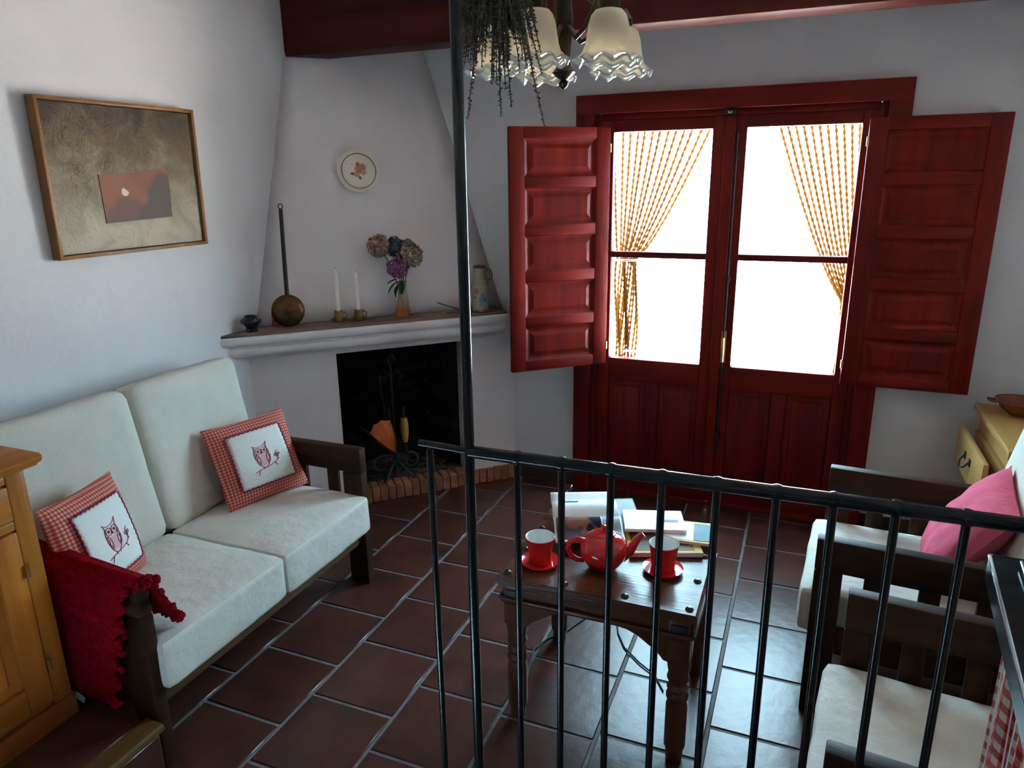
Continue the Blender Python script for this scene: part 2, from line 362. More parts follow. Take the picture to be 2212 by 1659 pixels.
for y in (.05, -.28, -.61):
    o = bpy.data.objects.new('tile', MB().box((0, 0, 0), (.012, .318, LZ - .045), None, .003, 1).mesh('tile')); o.data.materials.append(TILE); COL.objects.link(o); o.parent = ld
    o.location = (.474, y - .165, (LZ - .03) / 2)

# outside
struct(box1('patio', (1.75, 8.7, -.10), (30, 12.0, .1), OUTF, bev=0), 'sunlit pale patio outside the glazed door', 'patio')


# ------------------------------------------------------------------ double door with inner shutters
dr = struct(bpy.data.objects.new('door_1', None), 'reddish-brown glazed double door with inner shutters', 'door'); COL.objects.link(dr)
YF = 2.545
# architrave
box1('door_frame', (1.05, YF, 1.075), (.09, .06, 2.15), DOORW, dr)
box1('door_frame', (2.48, YF, 1.075), (.09, .06, 2.15), DOORW, dr)
box1('door_frame', (1.765, YF, 2.105), (1.52, .064, .09), DOORH, dr)
box1('jamb', (1.10, 2.585, 1.03), (.05, .06, 2.06), DOORW, dr); box1('jamb', (2.43, 2.585, 1.03), (.05, .06, 2.06), DOORW, dr); box1('jamb', (1.765, 2.585, 2.045), (1.28, .06, .03), DOORH, dr)
box1('threshold', (1.765, 2.62, .008), (1.46, .14, .034), DOORH, dr)
YL = 2.585
def leaf(x0, x1, gx0, gx1):
    lf = bpy.data.objects.new('door_leaf', None); COL.objects.link(lf); lf.parent = dr
    def bx(n, xa, xb, za, zb, m, y=YL, t=.045, bev=.004): return box1(n, ((xa + xb) / 2, y, (za + zb) / 2), (xb - xa, t, zb - za), m, lf, bev)
    bx('stile', x0, gx0, .022, 2.03, DOORW); bx('stile', gx1, x1, .022, 2.03, DOORW)
    bx('rail', gx0, gx1, 1.972, 2.03, DOORH); bx('rail', gx0, gx1, .67, .795, DOORH); bx('rail', gx0, gx1, .022, .15, DOORH)
    bx('glazing_bar', gx0, gx1, 1.343, 1.375, DOORH, YL, .036)
    xm = (gx0 + gx1) / 2; bx('mullion', xm - .035, xm + .035, .15, .67, DOORW)
    for a, c in ((gx0, xm - .035), (xm + .035, gx1)):
        mb = MB(); mb.box(((a + c) / 2, YL, .41), (c - a, .016, .52), None, .002); mb.box(((a + c) / 2, YL - .004, .41), (c - a - .06, .022, .46), None, .008, 2)
        mb.build('panel', DOORW, lf)
    bx('pane', gx0, gx1, .795, 1.343, PANE, YL + .004, .004, 0); bx('pane', gx0, gx1, 1.375, 1.972, PANE, YL + .004, .004, 0)
    return lf
l1 = leaf(1.125, 1.762, 1.193, 1.682); l2 = leaf(1.768, 2.405, 1.842, 2.338)
MB().box((1.765, YL - .03, 1.03), (.05, .016, 2.0), None, .005).build('astragal', DOORW, dr)
mb = MB(); mb.tube([(1.800, YL - .037, .30), (1.800, YL - .037, 1.95)], .005, 8)
for z in (.42, 1.25, 1.84): mb.box((1.800, YL - .030, z), (.022, .016, .03), None, .003)
mb.build('bolt_rod', IRONM, dr)
mb = MB(); mb.box((1.800, YL - .027, .90), (.026, .008, .17), None, .003); mb.tube([(1.800, YL - .03, .93), (1.800, YL - .07, .93)], .007, 8)
mb.tube([(1.800, YL - .068, .955), (1.801, YL - .072, .92), (1.802, YL - .068, .83)], [.007, .008, .006], 8)
hd = mb.build('handle', BRASS, dr)
mb = MB(); mb.box((1.765, YF - .03, 2.045), (.06, .02, .03), None, .004); mb.sphere((1.765, YF - .042, 2.045), .012, 10); mb.build('latch', IRONM, dr)
def shutter(name, hx, hy, ang, sgn, W, z0, z1, lab):
    """hinged at (hx,hy); extends sgn*W along local x"""
    r = bpy.data.objects.new(name, None); COL.objects.link(r); r.parent = dr; r.location = (hx, hy, 0); r.rotation_euler = (0, 0, ang); r['label'] = lab
    T = .032; st = .078
    def bx(n, xa, xb, za, zb, m, y=0, t=T, bev=.004): return box1(n, (sgn * (xa + xb) / 2, y, (za + zb) / 2), (abs(xb - xa), t, zb - za), m, r, bev)
    bx('stile', 0, st, z0, z1, DOORW); bx('stile', W - st, W, z0, z1, DOORW)
    n = 5; rl = .055; ph = (z1 - z0 - rl * (n + 1)) / n; z = z0
    for k in range(n + 1):
        bx('rail', st, W - st, z, z + rl, DOORH)
        if k < n:
            a, c, p, q = st, W - st, z + rl, z + rl + ph
            mb = MB(); cx, cz = sgn * (a + c) / 2, (p + q) / 2; wx, wz = (c - a), (q - p)
            mb.box((cx, 0, cz), (wx, .008, wz))
            for sd in (-1, 1):   # raised and fielded panel on each face, sloped margins
                lev = [(0, .014), (.004, .010), (.016, .0045), (.026, .0045), (.046, .0115)]
                prev = None
                for ins, yy in lev:
                    q = [mb.b.verts.new((cx + sx_ * (wx / 2 - ins), sd * yy, cz + sz_ * (wz / 2 - ins))) for sx_, sz_ in ((-1, -1), (1, -1), (1, 1), (-1, 1))]
                    if prev:
                        for i in range(4): mb.b.faces.new((prev[i], prev[(i + 1) % 4], q[(i + 1) % 4], q[i]))
                    prev = q
                mb.b.faces.new(prev)
            mb.build('panel', DOORW, r, smooth=False)
        z += rl + ph
    for zz in (z0 + .1, z1 - .1):
        mb = MB(); mb.tube([(0, -.012, zz - .02), (0, -.012, zz + .02)], .006, 8); mb.build('hinge', BRASS, r)
    return r
# left shutter swung out into the room, right one folded back against the wall
shutter('shutter', 1.180, 2.525, .74, -1, .545, .775, 1.995, 'inner shutter standing open and lit red by the daylight')
shutter('shutter', 2.362, 2.497, -.02, 1, .535, .775, 1.990, 'inner shutter folded back flat against the wall in shade')
# bead curtains outside the glass
BEADM = mat('amber_beads', (.05, .02, .004), .5, 0, .4, 40, spec=.1)
_t = BEADM.node_tree; _tl = _t.nodes.new('ShaderNodeBsdfTranslucent'); _tl.inputs[0].default_value = (.30, .165, .040, 1)
_mx = _t.nodes.new('ShaderNodeMixShader'); _mx.inputs[0].default_value = .7
_t.links.new(_t.nodes['Principled BSDF'].outputs[0], _mx.inputs[1]); _t.links.new(_tl.outputs[0], _mx.inputs[2]); _t.links.new(_mx.outputs[0], _t.nodes['Material Output'].inputs[0])
def bead_curtain(lab, x0, x1, tx, tw, tz, y):
    r = thing('bead_curtain', lab, 'curtain', (tx, y, 0), 0, 'bead curtains tied back outside the glass')
    mb = MB()
    n = 13
    for k in range(n):
        t = k / (n - 1); xt = lerp(x0, x1, t) - tx; xm = lerp(-tw, tw, t); yy = random.uniform(-.022, .022)
        pts = []; rs = []; ph_ = random.random()
        path = []
        for i in range(66):
            z = lerp(2.10, .06, min(1, max(0, (i + ph_) / 65)))
            u = max(0, (z - tz) / (2.10 - tz)); xx = lerp(xm, xt, u ** .8) if z > tz else xm + (.01 * math.sin(z * 9 + k))
            path.append((xx, yy, z))
        for i in range(len(path) - 1):
            a, c = Vector(path[i]), Vector(path[i + 1])
            for q in (0, .5):
                pts.append(a.lerp(c, q)); rs.append(.0088 if q == 0 else .004)
        mb.tube(pts, rs, 5)
    mb.build('strands', BEADM, r, kind='stuff')
    MB().tube([((tw + .012) * math.cos(a), .045 * math.sin(a), tz - .01) for a in [2 * PI * i / 20 for i in range(20)]], .006, 6, True).build('tie_band', CANDLE, r)
bead_curtain('amber bead curtain tied back behind the pane beside the lit red shutter', 1.16, 1.70, 1.252, .052, 1.33, 2.69)
bead_curtain('amber bead curtain tied back behind the pane beside the shaded shutter', 2.40, 1.94, 2.385, -.045, 1.15, 2.69)
box1('curtain_rod', (1.765, 2.69, 2.14), (1.36, .02, .02), IRONM, dr)

# ------------------------------------------------------------------ corner fireplace  (local x along the face, local y into the corner)
fp = thing('fireplace', 'white plastered corner fireplace with moulded mantel and tapering hood', 'fireplace', (-.4, 1.544, 0), PI / 4)
FW = 1.448; OX0, OX1, OZ0, OZ1 = .431, 1.132, .09, .878
mb = MB()
mb.box((OX0 / 2, .05, .5), (OX0, .1, 1.0)); mb.box(((OX1 + FW) / 2, .05, .5), (FW - OX1, .1, 1.0)); mb.box(((OX0 + OX1) / 2, .05, (OZ1 + 1.0) / 2), (OX1 - OX0, .1, 1.0 - OZ1))
mb.build('surround', PLASTER_BRIGHTENED, fp, smooth=False)
# mantel: moulded profile along x
prof = [(.06, 1.035), (-.118, 1.035), (-.127, 1.028), (-.127, 1.006), (-.118, .992), (-.100, .984), (-.086, .981), (-.086, .974), (-.094, .968), (-.097, .955), (-.092, .938), (-.076, .924), (-.052, .915), (-.034, .912), (-.034, .904), (-.012, .898), (.02, .898)]
mb = MB(); mb.prism(prof, -.13, 1.36, 0); mb.build('mantel_shelf', PLASTER_BRIGHTENED, fp)
box1('mantel_top', (.615, -.035, 1.042), (1.49, .172, .014), MANTELTOP, fp, .004)
# hood: frustum of a corner triangle
def tri(a, z):  # world coordinates of the triangle legs a from the corner
    return [Vector((XW, YD - a, z)), Vector((XW + a, YD, z)), Vector((XW, YD, z))]
inv = (Matrix.Translation(fp.location) @ Matrix.Rotation(PI / 4, 4, 'Z')).inverted()
mb = MB(); nh = 14
rings = []
for i in range(nh + 1):
    z = lerp(1.036, ZC, i / nh); a = .95 - .31 * (z - 1.04)
    T3 = tri(a, z); row = []
    for j in range(9):
        p = T3[0].lerp(T3[1], j / 8)
        k = .010 * noise.noise(Vector((j * .7, i * .5, 3)))
        row.append(mb.b.verts.new(inv @ (p + Vector((.7071, -.7071, .2)) * k)))
    row.append(mb.b.verts.new(inv @ T3[2])); rings.append(row)
for A, B in zip(rings, rings[1:]):
    for k in range(10): mb.b.faces.new((A[k], A[(k + 1) % 10], B[(k + 1) % 10], B[k]))
mb.b.faces.new(rings[0][::-1]); mb.b.faces.new(rings[-1])
mb.build('hood', PLASTER_BRIGHTENED, fp, auto=False)
# firebox shell
MB().prism([(.415, .10), (1.135, .10), (1.02, .42), (.415, .42)], .010, .068, 2).build('firebox_floor', SOOT, fp, smooth=False)
MB().prism([(.40, .10), (1.15, .10), (1.02, .42), (.40, .42)], .93, .99, 2).build('firebox_throat', SOOT, fp, smooth=False)
MB().box((.72, .430, .50), (.64, .012, .86)).build('firebox_back', SOOT, fp, smooth=False)
MB().box((OX0 - .030, .26, .50), (.012, .32, .86)).build('firebox_side', SOOT, fp, smooth=False)
MB().box((1.100, .262, .50), (.33, .012, .86), (0, 0, math.radians(111.8))).build('firebox_side', SOOT, fp, smooth=False)
# herringbone hearth and edge course
hb = MB().box((0, 0, 0), (.042, .105, .085), None, .003, 1).mesh('brick'); hb.materials.append(BRICK)
n = int(FW / .0465)
for k in range(n):
    o = bpy.data.objects.new('brick', hb); COL.objects.link(o); o.parent = fp
    o.location = (.012 + (k + .5) * FW / n * .985, .030 + random.uniform(-.002, .002), .0435 + random.uniform(-.0015, .0015)); o.rotation_euler = (0, 0, random.uniform(-.015, .015))
ab = MB().box((0, 0, 0), (.034, .135, .03), None, .003, 1).mesh('brick'); ab.materials.append(ASHB)
u = .038
for i in range(-2, 24):
    for j in range(0, 6):
        cx = OX0 - .02 + i * u * 1.0; cy = .125 + j * .085
        x = cx; y = cy - .01 * (i % 2)
        if .40 < x < 1.13 and y < .40 and x + .42 * y < 1.155:
            o = bpy.data.objects.new('brick', ab); COL.objects.link(o); o.parent = fp
            o.location = (x, y, .077 + random.uniform(-.002, .002)); o.rotation_euler = (0, 0, (PI / 4 if j % 2 == 0 else -PI / 4)); o.scale = (.82, .80, 1)
sb = MB().box((0, 0, 0), (.19, .04, .046), None, .003, 1).mesh('brick'); sb.materials.append(SOOT)
for r in range(16):
    for k in range(-1, 4):
        xa = .42 + (k + .5 * (r % 2)) * .2; xb = xa + .2
        xa2, xb2 = max(xa, .42), min(xb, 1.035)
        if xb2 - xa2 < .03: continue
        o = bpy.data.objects.new('brick', sb); COL.objects.link(o); o.parent = fp
        o.location = ((xa2 + xb2) / 2,   .415 + random.uniform(-.002, .002), .105 + .052 * (r + .5)); o.scale = ((xb2 - xa2 - .006) / .19, .6, 1)
for side in (0, 1):
    for r in range(16):
        for k in range(3):
            t0 = max(.0, (k - .5 * (r % 2)) * .15); t1 = min(.315, (k + 1 - .5 * (r % 2)) * .15 - .006)
            if t1 - t0 < .03: continue
            o = bpy.data.objects.new('brick', sb); COL.objects.link(o); o.parent = fp
            tm_ = (t0 + t1) / 2; zz = .105 + .052 * (r + .5)
            if side == 0: o.location = (OX0 - .012, .105 + tm_, zz); o.rotation_euler = (0, 0, PI / 2)
            else: o.location = (1.132 - .371 * tm_, .105 + .928 * tm_, zz); o.rotation_euler = (0, 0, math.radians(111.8))
            o.scale = ((t1 - t0) / .19, .5, 1)
# plaster returns of the opening
box1('jamb', (OX1 + .006, .052, .48), (.012, .10, .79), PLASTER_BRIGHTENED, fp, .002); box1('jamb', (OX0 - .006, .052, .48), (.012, .10, .79), PLASTER_BRIGHTENED, fp, .002)

# fire tools in the opening
def firept(px, py, pz): return Vector((px, py, pz))
TB = Vector((.058, 2.125, .094))
e = Vector((.7071, .7071, 0)); nin = Vector((-.7071, .7071, 0))
ft = thing('fire_tool_stand', 'black wrought iron scroll stand for fire tools on the hearth', 'stand', TB, PI / 4)
mb = MB(); mb.tube([(0, 0, .0), (0, 0, .66)], .007, 8)
mb.build('pole', IRONM, ft)
def spiral(cx, cz, r0, r1, a0, a1, n=26, y=0): return [(cx + lerp(r0, r1, i / n) * math.cos(lerp(a0, a1, i / n)), y, cz + lerp(r0, r1, i / n) * math.sin(lerp(a0, a1, i / n))) for i in range(n + 1)]
for sgn in (-1, 1):
    p = [(0, 0, .12), (sgn * .03, 0, .135)] + [(sgn * q[0], q[1], q[2]) for q in spiral(.085, .085, .055, .018, 1.9, -4.2)]
    MB().tube(p, .007, 8).build('scroll', IRONM, ft)
    MB().tube([(0, 0, .10), (sgn * .05, -.04, .05), (sgn * .075, -.065, .007), (sgn * .09, -.075, .006)], .008, 8).build('foot', IRONM, ft)
MB().tube([(0, 0, .10), (0, .05, .05), (0, .085, .007)], .008, 8).build('foot', IRONM, ft)
for q in ([(0, 0, .60), (-.04, 0, .64), (-.065, 0, .62), (-.06, 0, .585), (-.035, 0, .58)], [(0, 0, .60), (.04, 0, .63), (.06, 0, .60), (.045, 0, .57)], [(0, 0, .66), (-.015, 0, .70), (.012, 0, .73), (.03, 0, .70)]):
    MB().tube(q, .0045, 8).build('hook', IRONM, ft)
bl = thing('bellows', 'orange leather fire bellows with dark wooden boards standing on its nozzle', 'bellows', TB + e * .0 - nin * .035 + Vector((0, 0, .145)), PI / 4)
def board_pts(ang, sgn):  # outline of a bellows board seen edge-on: thin prism along direction
    return None
def pear(L, W, T, handle):
    """pear-shaped board lying in local x(length)-y(width)"""
    out = []
    for i in range(25):
        t = i / 24; w = W * math.sin(PI * min(1, t * 1.02)) ** .8 * (0.35 + .65 * t) if t < .98 else .012
        out.append((t * L, max(w, .010)))
    out += [(L + handle * .5, .010), (L + handle, .013)]
    return out + [(x, -y) for x, y in reversed(out)]
for ang, nm_ in ((2.36, 'board'), (1.68, 'board')):
    mb = MB(); mtx = Matrix.Rotation(-ang, 4, 'Y')
    mb.prism(pear(.20, .075, .012, .085), -.005, .005, 2, mtx); mb.build(nm_, DARKWZ, bl)
MB().tube([(.004, 0, -.055), (.0, 0, .0), (-.01, 0, .03)], [.006, .010, .016], 10).build('nozzle', IRONM, bl)
def gusset(u, v):   # leather between the boards, bulging at the handle end
    t = .10 + .86 * u; L = t * .20
    ang = lerp(2.34, 1.70, v); wv = .070 * math.sin(PI * min(1, t * 1.02)) ** .8 * (.35 + .65 * t)
    bulge = 1 + .10 * math.sin(PI * v) * u + .02 * math.cos(v * 6 * PI) * u
    return Vector((math.cos(ang) * L * bulge, -wv * .98, math.sin(ang) * L * bulge))
mb = MB(); mb.surf(14, 18, gusset); mb.surf(14, 18, lambda u, v: Vector((gusset(u, v).x, -gusset(u, v).y, gusset(u, v).z)))
def endcap(u, v):
    a = gusset(1, v); return Vector((a.x, lerp(a.y, -a.y, u), a.z)) * (1 + .10 * math.sin(PI * u))
mb.surf(8, 18, endcap); mb.build('leather_gusset', LEATHER, bl)
br = thing('hearth_brush', 'fire brush with a yellowish wooden barrel handle beside the bellows', 'brush', TB + e * .055 - nin * .02 + Vector((0, 0, .19)), PI / 4)
MB().lathe([(.014, .02), (.021, .05), (.025, .09), (.024, .13), (.018, .165)], 14).build('handle', PALEP, br)
MB().lathe([(.006, .165), (.010, .17), (.008, .21), (.005, .235)], 10).build('ferrule', IRONM, br)
MB().lathe([(.016, -.045), (.014, .0), (.008, .025)], 12).build('bristles', SOOT, br)
pk = thing('fire_poker', 'thin iron poker hanging from the fire tool stand', 'poker', TB + e * -.045 + Vector((0, 0, .19)), PI / 4)
MB().tube([(.02, -.03, .0), (-.005, -.012, .22), (-.02, 0, .38), (-.012, 0, .42), (.010, 0, .415), (.008, 0, .385)], .0045, 8).build('shaft', IRONM, pk)

# ------------------------------------------------------------------ things on the mantel
def lathe_thing(name, label, cat, loc, parts, rz=0):
    r = thing(name, label, cat, loc, rz)
    for n, prof, m in parts: MB().lathe(prof, 28).build(n, m, r)
    return r
MZ = 1.0495
r = thing('clay_pot', 'small glossy black pot with scalloped rim on the left end of the mantel', 'pot', (-.335, 1.515, MZ))
MB().lathe([(.028, 0), (.030, .006), (.024, .016), (.030, .028), (.043, .042), (.046, .053), (.040, .066), (.030, .072), (.031, .078), (.027, .076), (.022, .070), (.001, .060)], 32,
           mod=lambda r_, z, a: (r_ * (1 + .07 * math.cos(8 * a) * (1 if .03 < z < .07 else .2)), z)).build('body', BLACKPOT, r)
r = thing('greeting_card', 'small red card standing behind the copper skimmer', 'card', (-.295, 1.665, MZ), .78)
box1('card_front', (0, 0, .036), (.06, .002, .07), mat('red_card', (.50, .03, .03), .5), r, 0, rot=(-.12, 0, .1))
box1('card_back', (0, .018, .036), (.06, .002, .07), mat('red_card', (.50, .03, .03), .5), r, 0, rot=(.14, 0, .0))
r = thing('copper_skimmer', 'round aged copper skimmer with a long dark handle leaning on the chimney hood', 'skimmer', (-.225, 1.660, MZ + .001), PI / 4, rot=(-.085, 0, PI / 4))
r.rotation_euler = Euler((-.085, 0, 0)).to_matrix().to_4x4().to_euler(); r.rotation_euler = (Matrix.Rotation(PI / 4, 3, 'Z') @ Matrix.Rotation(-.10, 3, 'X') @ Matrix.Rotation(.035, 3, 'Y')).to_euler()
tilt = Matrix.Translation((0, 0, .082)) @ Matrix.Rotation(PI / 2, 4, 'X')
MB().lathe([(.001, .022), (.030, .020), (.055, .013), (.074, .002), (.080, -.004), (.081, 0), (.075, .007), (.055, .018), (.030, .0245), (.001, .0265)][::-1], 32, tilt, cap=False).build('pan', COPPER, r)
mb = MB(); mb.tube([(0, .0, .155), (0, .004, .30), (.0, .006, .58)], [.011, .0105, .0095], 8); mb.build('handle', mat('dark_handle', (.028, .016, .012), .45, .3), r)
MB().tube([(.010 * math.cos(a), .006, .592 + .012 * math.sin(a)) for a in [2 * PI * i / 16 for i in range(16)]], .0025, 6, True).build('hanging_ring', IRONM, r)
def candle_cup(x, y, lab, h):
    r = thing('candle_holder', lab, 'candle holder', (x, y, MZ), .35, 'mustard cup candle holders on the mantel')
    MB().lathe([(.001, .004), (.028, .002), (.038, .009), (.040, .013), (.030, .008), (.001, .008)], 24).build('saucer', MUSTARD, r)
    MB().lathe([(.017, .008), (.022, .014), (.024, .026), (.022, .040), (.020, .050), (.022, .056), (.018, .057), (.016, .050), (.014, .035), (.001, .030)], 24).build('cup', MUSTARD, r)
    MB().tube([(.020, 0, .047), (.034, 0, .050), (.043, 0, .040), (.041, 0, .025), (.030, 0, .016), (.021, 0, .018)], .0038, 8).build('handle', MUSTARD, r)
    MB().lathe([(.0110, .030), (.0105, h), (.008, h + .010), (.002, h + .018)], 14).build('candle', CANDLE, r)
    MB().tube([(0, 0, h + .014), (.001, 0, h + .024)], .0012, 5).build('wick', BLACKPOT, r)
candle_cup(-.072, 1.868, 'white candle in a mustard glazed cup holder nearer the copper skimmer', .255)
candle_cup(.006, 1.935, 'white candle in a mustard glazed cup holder nearer the flower vase', .235)
va = thing('flower_vase', 'ribbed glass vase with amber base on the mantel holding dried hydrangeas', 'vase', (.182, 2.095, MZ))
MB().lathe([(.001, .010), (.034, .001), (.040, .006), (.039, .020), (.030, .085), (.022, .140), (.021, .160), (.026, .190), (.0235, .189), (.0185, .160), (.0195, .140), (.027, .085), (.034, .026), (.001, .016)], 40,
           mod=lambda r_, z, a: (r_ * (1 + (.05 * math.cos(10 * a) if r_ > .012 else 0)), z), cap=False).build('body', VASE, va)
fb = thing('hydrangea_bouquet', 'bunch of dried hydrangea heads standing in the glass vase', 'bouquet', (.182, 2.095, MZ + .10))
sr = Vector((.926, .377, 0)); sf = Vector((-.38, .925, 0))
def pos3(dx, dz, dd=0): return sr * dx + sf * dd + Vector((0, 0, dz))
def head(c, R, m, seed, n=120):
    rnd = random.Random(seed); mb = MB()
    for k in range(n):
        z = 1 - 2 * (k + .5) / n; a = k * 2.39996; rr = math.sqrt(1 - z * z)
        d = Vector((rr * math.cos(a), rr * math.sin(a), z)); d = (d + Vector((rnd.uniform(-.15, .15),) * 3)).normalized()
        base = c + d * R * rnd.uniform(.72, 1.0); q = d.to_track_quat('Z', 'Y').to_matrix().to_4x4()
        for p in range(4):
            s = R * rnd.uniform(.20, .30); mt = Matrix.Translation(base) @ q @ Matrix.Rotation(p * PI / 2 + rnd.random(), 4, 'Z') @ Matrix.Rotation(-rnd.uniform(.1, .6), 4, 'Y')
            vs = [mb.b.verts.new(mt @ Vector(v)) for v in ((0, 0, 0), (s * .55, -s * .5, s * .1), (s, 0, 0), (s * .55, s * .5, s * .1))]
            mb.b.faces.new(vs)
    mb.sphere(c, R * .72, 10)
    return mb.build('flower_head', m, fb, smooth=False)
head(pos3(-.108, .275, .0), .058, PETAL_T, 1); head(pos3(-.035, .268, .03), .050, PETAL_B, 2); head(pos3(.055, .225, .0), .062, PETAL_G, 3, 150); head(pos3(-.012, .165, -.03), .055, PETAL_P, 4); head(pos3(.03, .262, .05), .045, PETAL_G, 5)
for a in ((-.108, .275), (-.03, .26), (.055, .22), (0, .165), (.03, .25)):
    MB().tube([pos3(0, -.07), pos3(a[0] * .15, .05), pos3(a[0] * .6, a[1] * .7), pos3(*a)], .0028, 6).build('stem', LEAFG, fb)
def leafm(p0, d, L, W, m, par, nm='leaf'):
    d = Vector(d).normalized(); sd = d.cross(Vector((0, 0, 1))).normalized(); up = sd.cross(d)
    mb = MB()
    def f(u, v):
        w = W * math.sin(PI * (u * .94 + .03)); return Vector(p0) + d * (L * u) + sd * (w * (v - .5)) + up * (-.25 * L * u * u + abs(v - .5) * w * .5)
    mb.surf(6, 2, f); return mb.build(nm, m, par)
leafm(pos3(-.02, .09, -.02), pos3(-.7, -.55, -.1), .085, .035, LEAFG, fb); leafm(pos3(-.01, .08, -.03), pos3(-.35, -.75, -.3), .075, .034, LEAFG, fb); leafm(pos3(0, .09, -.03), pos3(.1, -.6, -.6), .07, .035, LEAFG, fb); leafm(pos3(-.02, .10, .0), pos3(-.9, -.2, .2), .07, .03, LEAFG, fb)
st = thing('incense_stick', 'thin dark stick in a flat holder lying on the mantel beside the milk can', 'stick', (.395, 2.285, MZ), PI / 4)
box1('holder', (.02, 0, .004), (.13, .028, .007), MANTELTOP, st, .003)
MB().tube([(.045, 0, .008), (-.10, .006, .062)], .0022, 6).build('rod', CABLE, st)
CANM = blobs('painted_can', (.40, .37, .25), [((-.022, -.042, .115), .017, (.42, .12, .07)), ((-.028, -.038, .085), .022, (.55, .30, .22)), ((.016, -.044, .090), .016, (.16, .27, .36)), ((.010, -.044, .065), .019, (.16, .27, .36)), ((.030, -.036, .070), .014, (.12, .20, .24)), ((.004, -.044, .040), .010, (.22, .30, .36)), ((-.030, -.036, .080), .006, (.05, .03, .03)), ((-.01, -.02, -.004), .030, (.45, .17, .06)), ((.02, -.02, -.004), .030, (.45, .17, .06))], .4, nscale=40, wob=.004)
mc = thing('milk_can', 'pale painted metal milk can with red and blue figures on the mantel right end', 'can', (.508, 2.376, MZ), .40)
MB().lathe([(.001, .001), (.043, .001), (.045, .005), (.045, .145), (.046, .148), (.044, .152), (.036, .178), (.032, .186), (.032, .236), (.034, .240), (.030, .240)], 32).build('body', CANM, mc)
MB().lathe([(.0345, .238), (.035, .246), (.030, .250), (.012, .252), (.001, .252)], 28).build('lid', mat('rust_lid', (.13, .045, .03), .5, .3, .4, 40), mc)
MB().tube([(.032, 0, .224), (.044, 0, .234), (.060, 0, .226), (.068, 0, .204), (.062, 0, .180), (.046, 0, .170)], .0024, 8).build('handle', IRONM, mc)
MB().tube([(.032, 0, .220), (.050, 0, .222), (.056, 0, .205), (.050, 0, .190)], .0020, 8).build('handle', IRONM, mc)
# plate hung on the hood
zpl = 1.80; npl = Vector((.7071, -.7071, .219)).normalized()
PLATE = blobs('painted_plate', (.70, .64, .52), [((.012, .012, 0), .034, (.40, .16, .08)), ((-.018, .015, 0), .016, (.50, .22, .12)), ((.0, .036, 0), .016, (.22, .09, .04)), ((-.034, -.014, 0), .014, (.16, .085, .03)), ((.028, -.008, 0), .02, (.52, .24, .15)), ((.004, -.036, 0), .015, (.24, .10, .05)), ((-.01, -.014, 0), .020, (.48, .21, .11)), ((.036, .018, 0), .010, (.18, .12, .05)), ((-.03, .034, 0), .010, (.50, .35, .25)), ((.030, .036, 0), .010, (.42, .34, .22)), ((.0, .0, 0), .010, (.05, .012, .008)), ((.045, -.004, 0), .008, (.12, .16, .10))], .12, ring=(.090, .0022, (.09, .085, .10)), nscale=45, wob=.006)
pl_ = thing('wall_plate', 'white ceramic plate with a brown floral centre hung on the chimney hood', 'plate', Vector((-.086, 2.160, 1.80)) + npl * .004)
pl_.rotation_euler = npl.to_track_quat('Z', 'Y').to_euler()
MB().lathe([(.060, 0.0), (.070, .006), (.100, .012), (.115, .020), (.1155, .023), (.112, .0235), (.094, .016), (.088, .013), (.070, .010), (.001, .0095)], 48).build('dish', PLATE, pl_)

# ------------------------------------------------------------------ framed painting on the left wall
pf = thing('framed_painting', 'abstract beige painting with a brown rectangle in a thin oak frame', 'painting', (-.398, .975, 1.775), 0, rot=(0, .0, 0))
PW, PH, PD = .70, .555, .045
m, t, N, L, P = nt('abstract_canvas'); P.inputs['Roughness'].default_value = .75
tc = N.new('ShaderNodeTexCoord'); no = N.new('ShaderNodeTexNoise'); no.inputs['Scale'].default_value = 7; no.inputs['Detail'].default_value = 8; no.inputs['Distortion'].default_value = 1.2; L.new(tc.outputs['Object'], no.inputs['Vector'])
sp = N.new('ShaderNodeSeparateXYZ'); L.new(tc.outputs['Object'], sp.inputs[0])
mr = N.new('ShaderNodeMapRange'); mr.inputs['From Min'].default_value = .29; mr.inputs['From Max'].default_value = -.20; L.new(sp.outputs[2], mr.inputs['Value'])
ad = N.new('ShaderNodeMath'); ad.operation = 'MULTIPLY_ADD'; ad.inputs[1].default_value = .9; L.new(no.outputs['Fac'], ad.inputs[0]); L.new(mr.outputs[0], ad.inputs[2])
sb_ = N.new('ShaderNodeMath'); sb_.operation = 'SUBTRACT'; sb_.inputs[1].default_value = .46; L.new(ad.outputs[0], sb_.inputs[0])
rp = N.new('ShaderNodeValToRGB'); L.new(sb_.outputs[0], rp.inputs[0]); ee = rp.color_ramp.elements
ee[0].color = (.060, .036, .022, 1); ee[1].color = (.46, .40, .30, 1); k = ee.new(.42); k.color = (.17, .115, .060, 1)
L.new(rp.outputs[0], P.inputs['Base Color'])
vb = N.new('ShaderNodeTexNoise'); vb.inputs['Scale'].default_value = 26; vb.inputs['Detail'].default_value = 6; vb.inputs['Distortion'].default_value = 2.5; L.new(tc.outputs['Object'], vb.inputs['Vector'])
bp = N.new('ShaderNodeBump'); bp.inputs['Strength'].default_value = .55; bp.inputs['Distance'].default_value = .012; L.new(vb.outputs['Fac'], bp.inputs['Height']); L.new(bp.outputs[0], P.inputs['Normal'])
CANVAS = m
box1('canvas', (.024, 0, 0), (.012, PW - .02, PH - .02), CANVAS, pf, 0)
RECTM = blobs('brown_paint', (.22, .085, .042), [((.03, .03, .02), .0, (.5, .4, .3)), ((.03, .17, -.09), .12, (.105, .075, .06)), ((.03, -.02, -.20), .14, (.15, .08, .065)), ((.03, .075, -.16), .07, (.12, .075, .065)), ((.03, -.03, -.05), .016, (.62, .50, .40))], .7, nscale=14, base2=(.26, .10, .05), wob=.012)
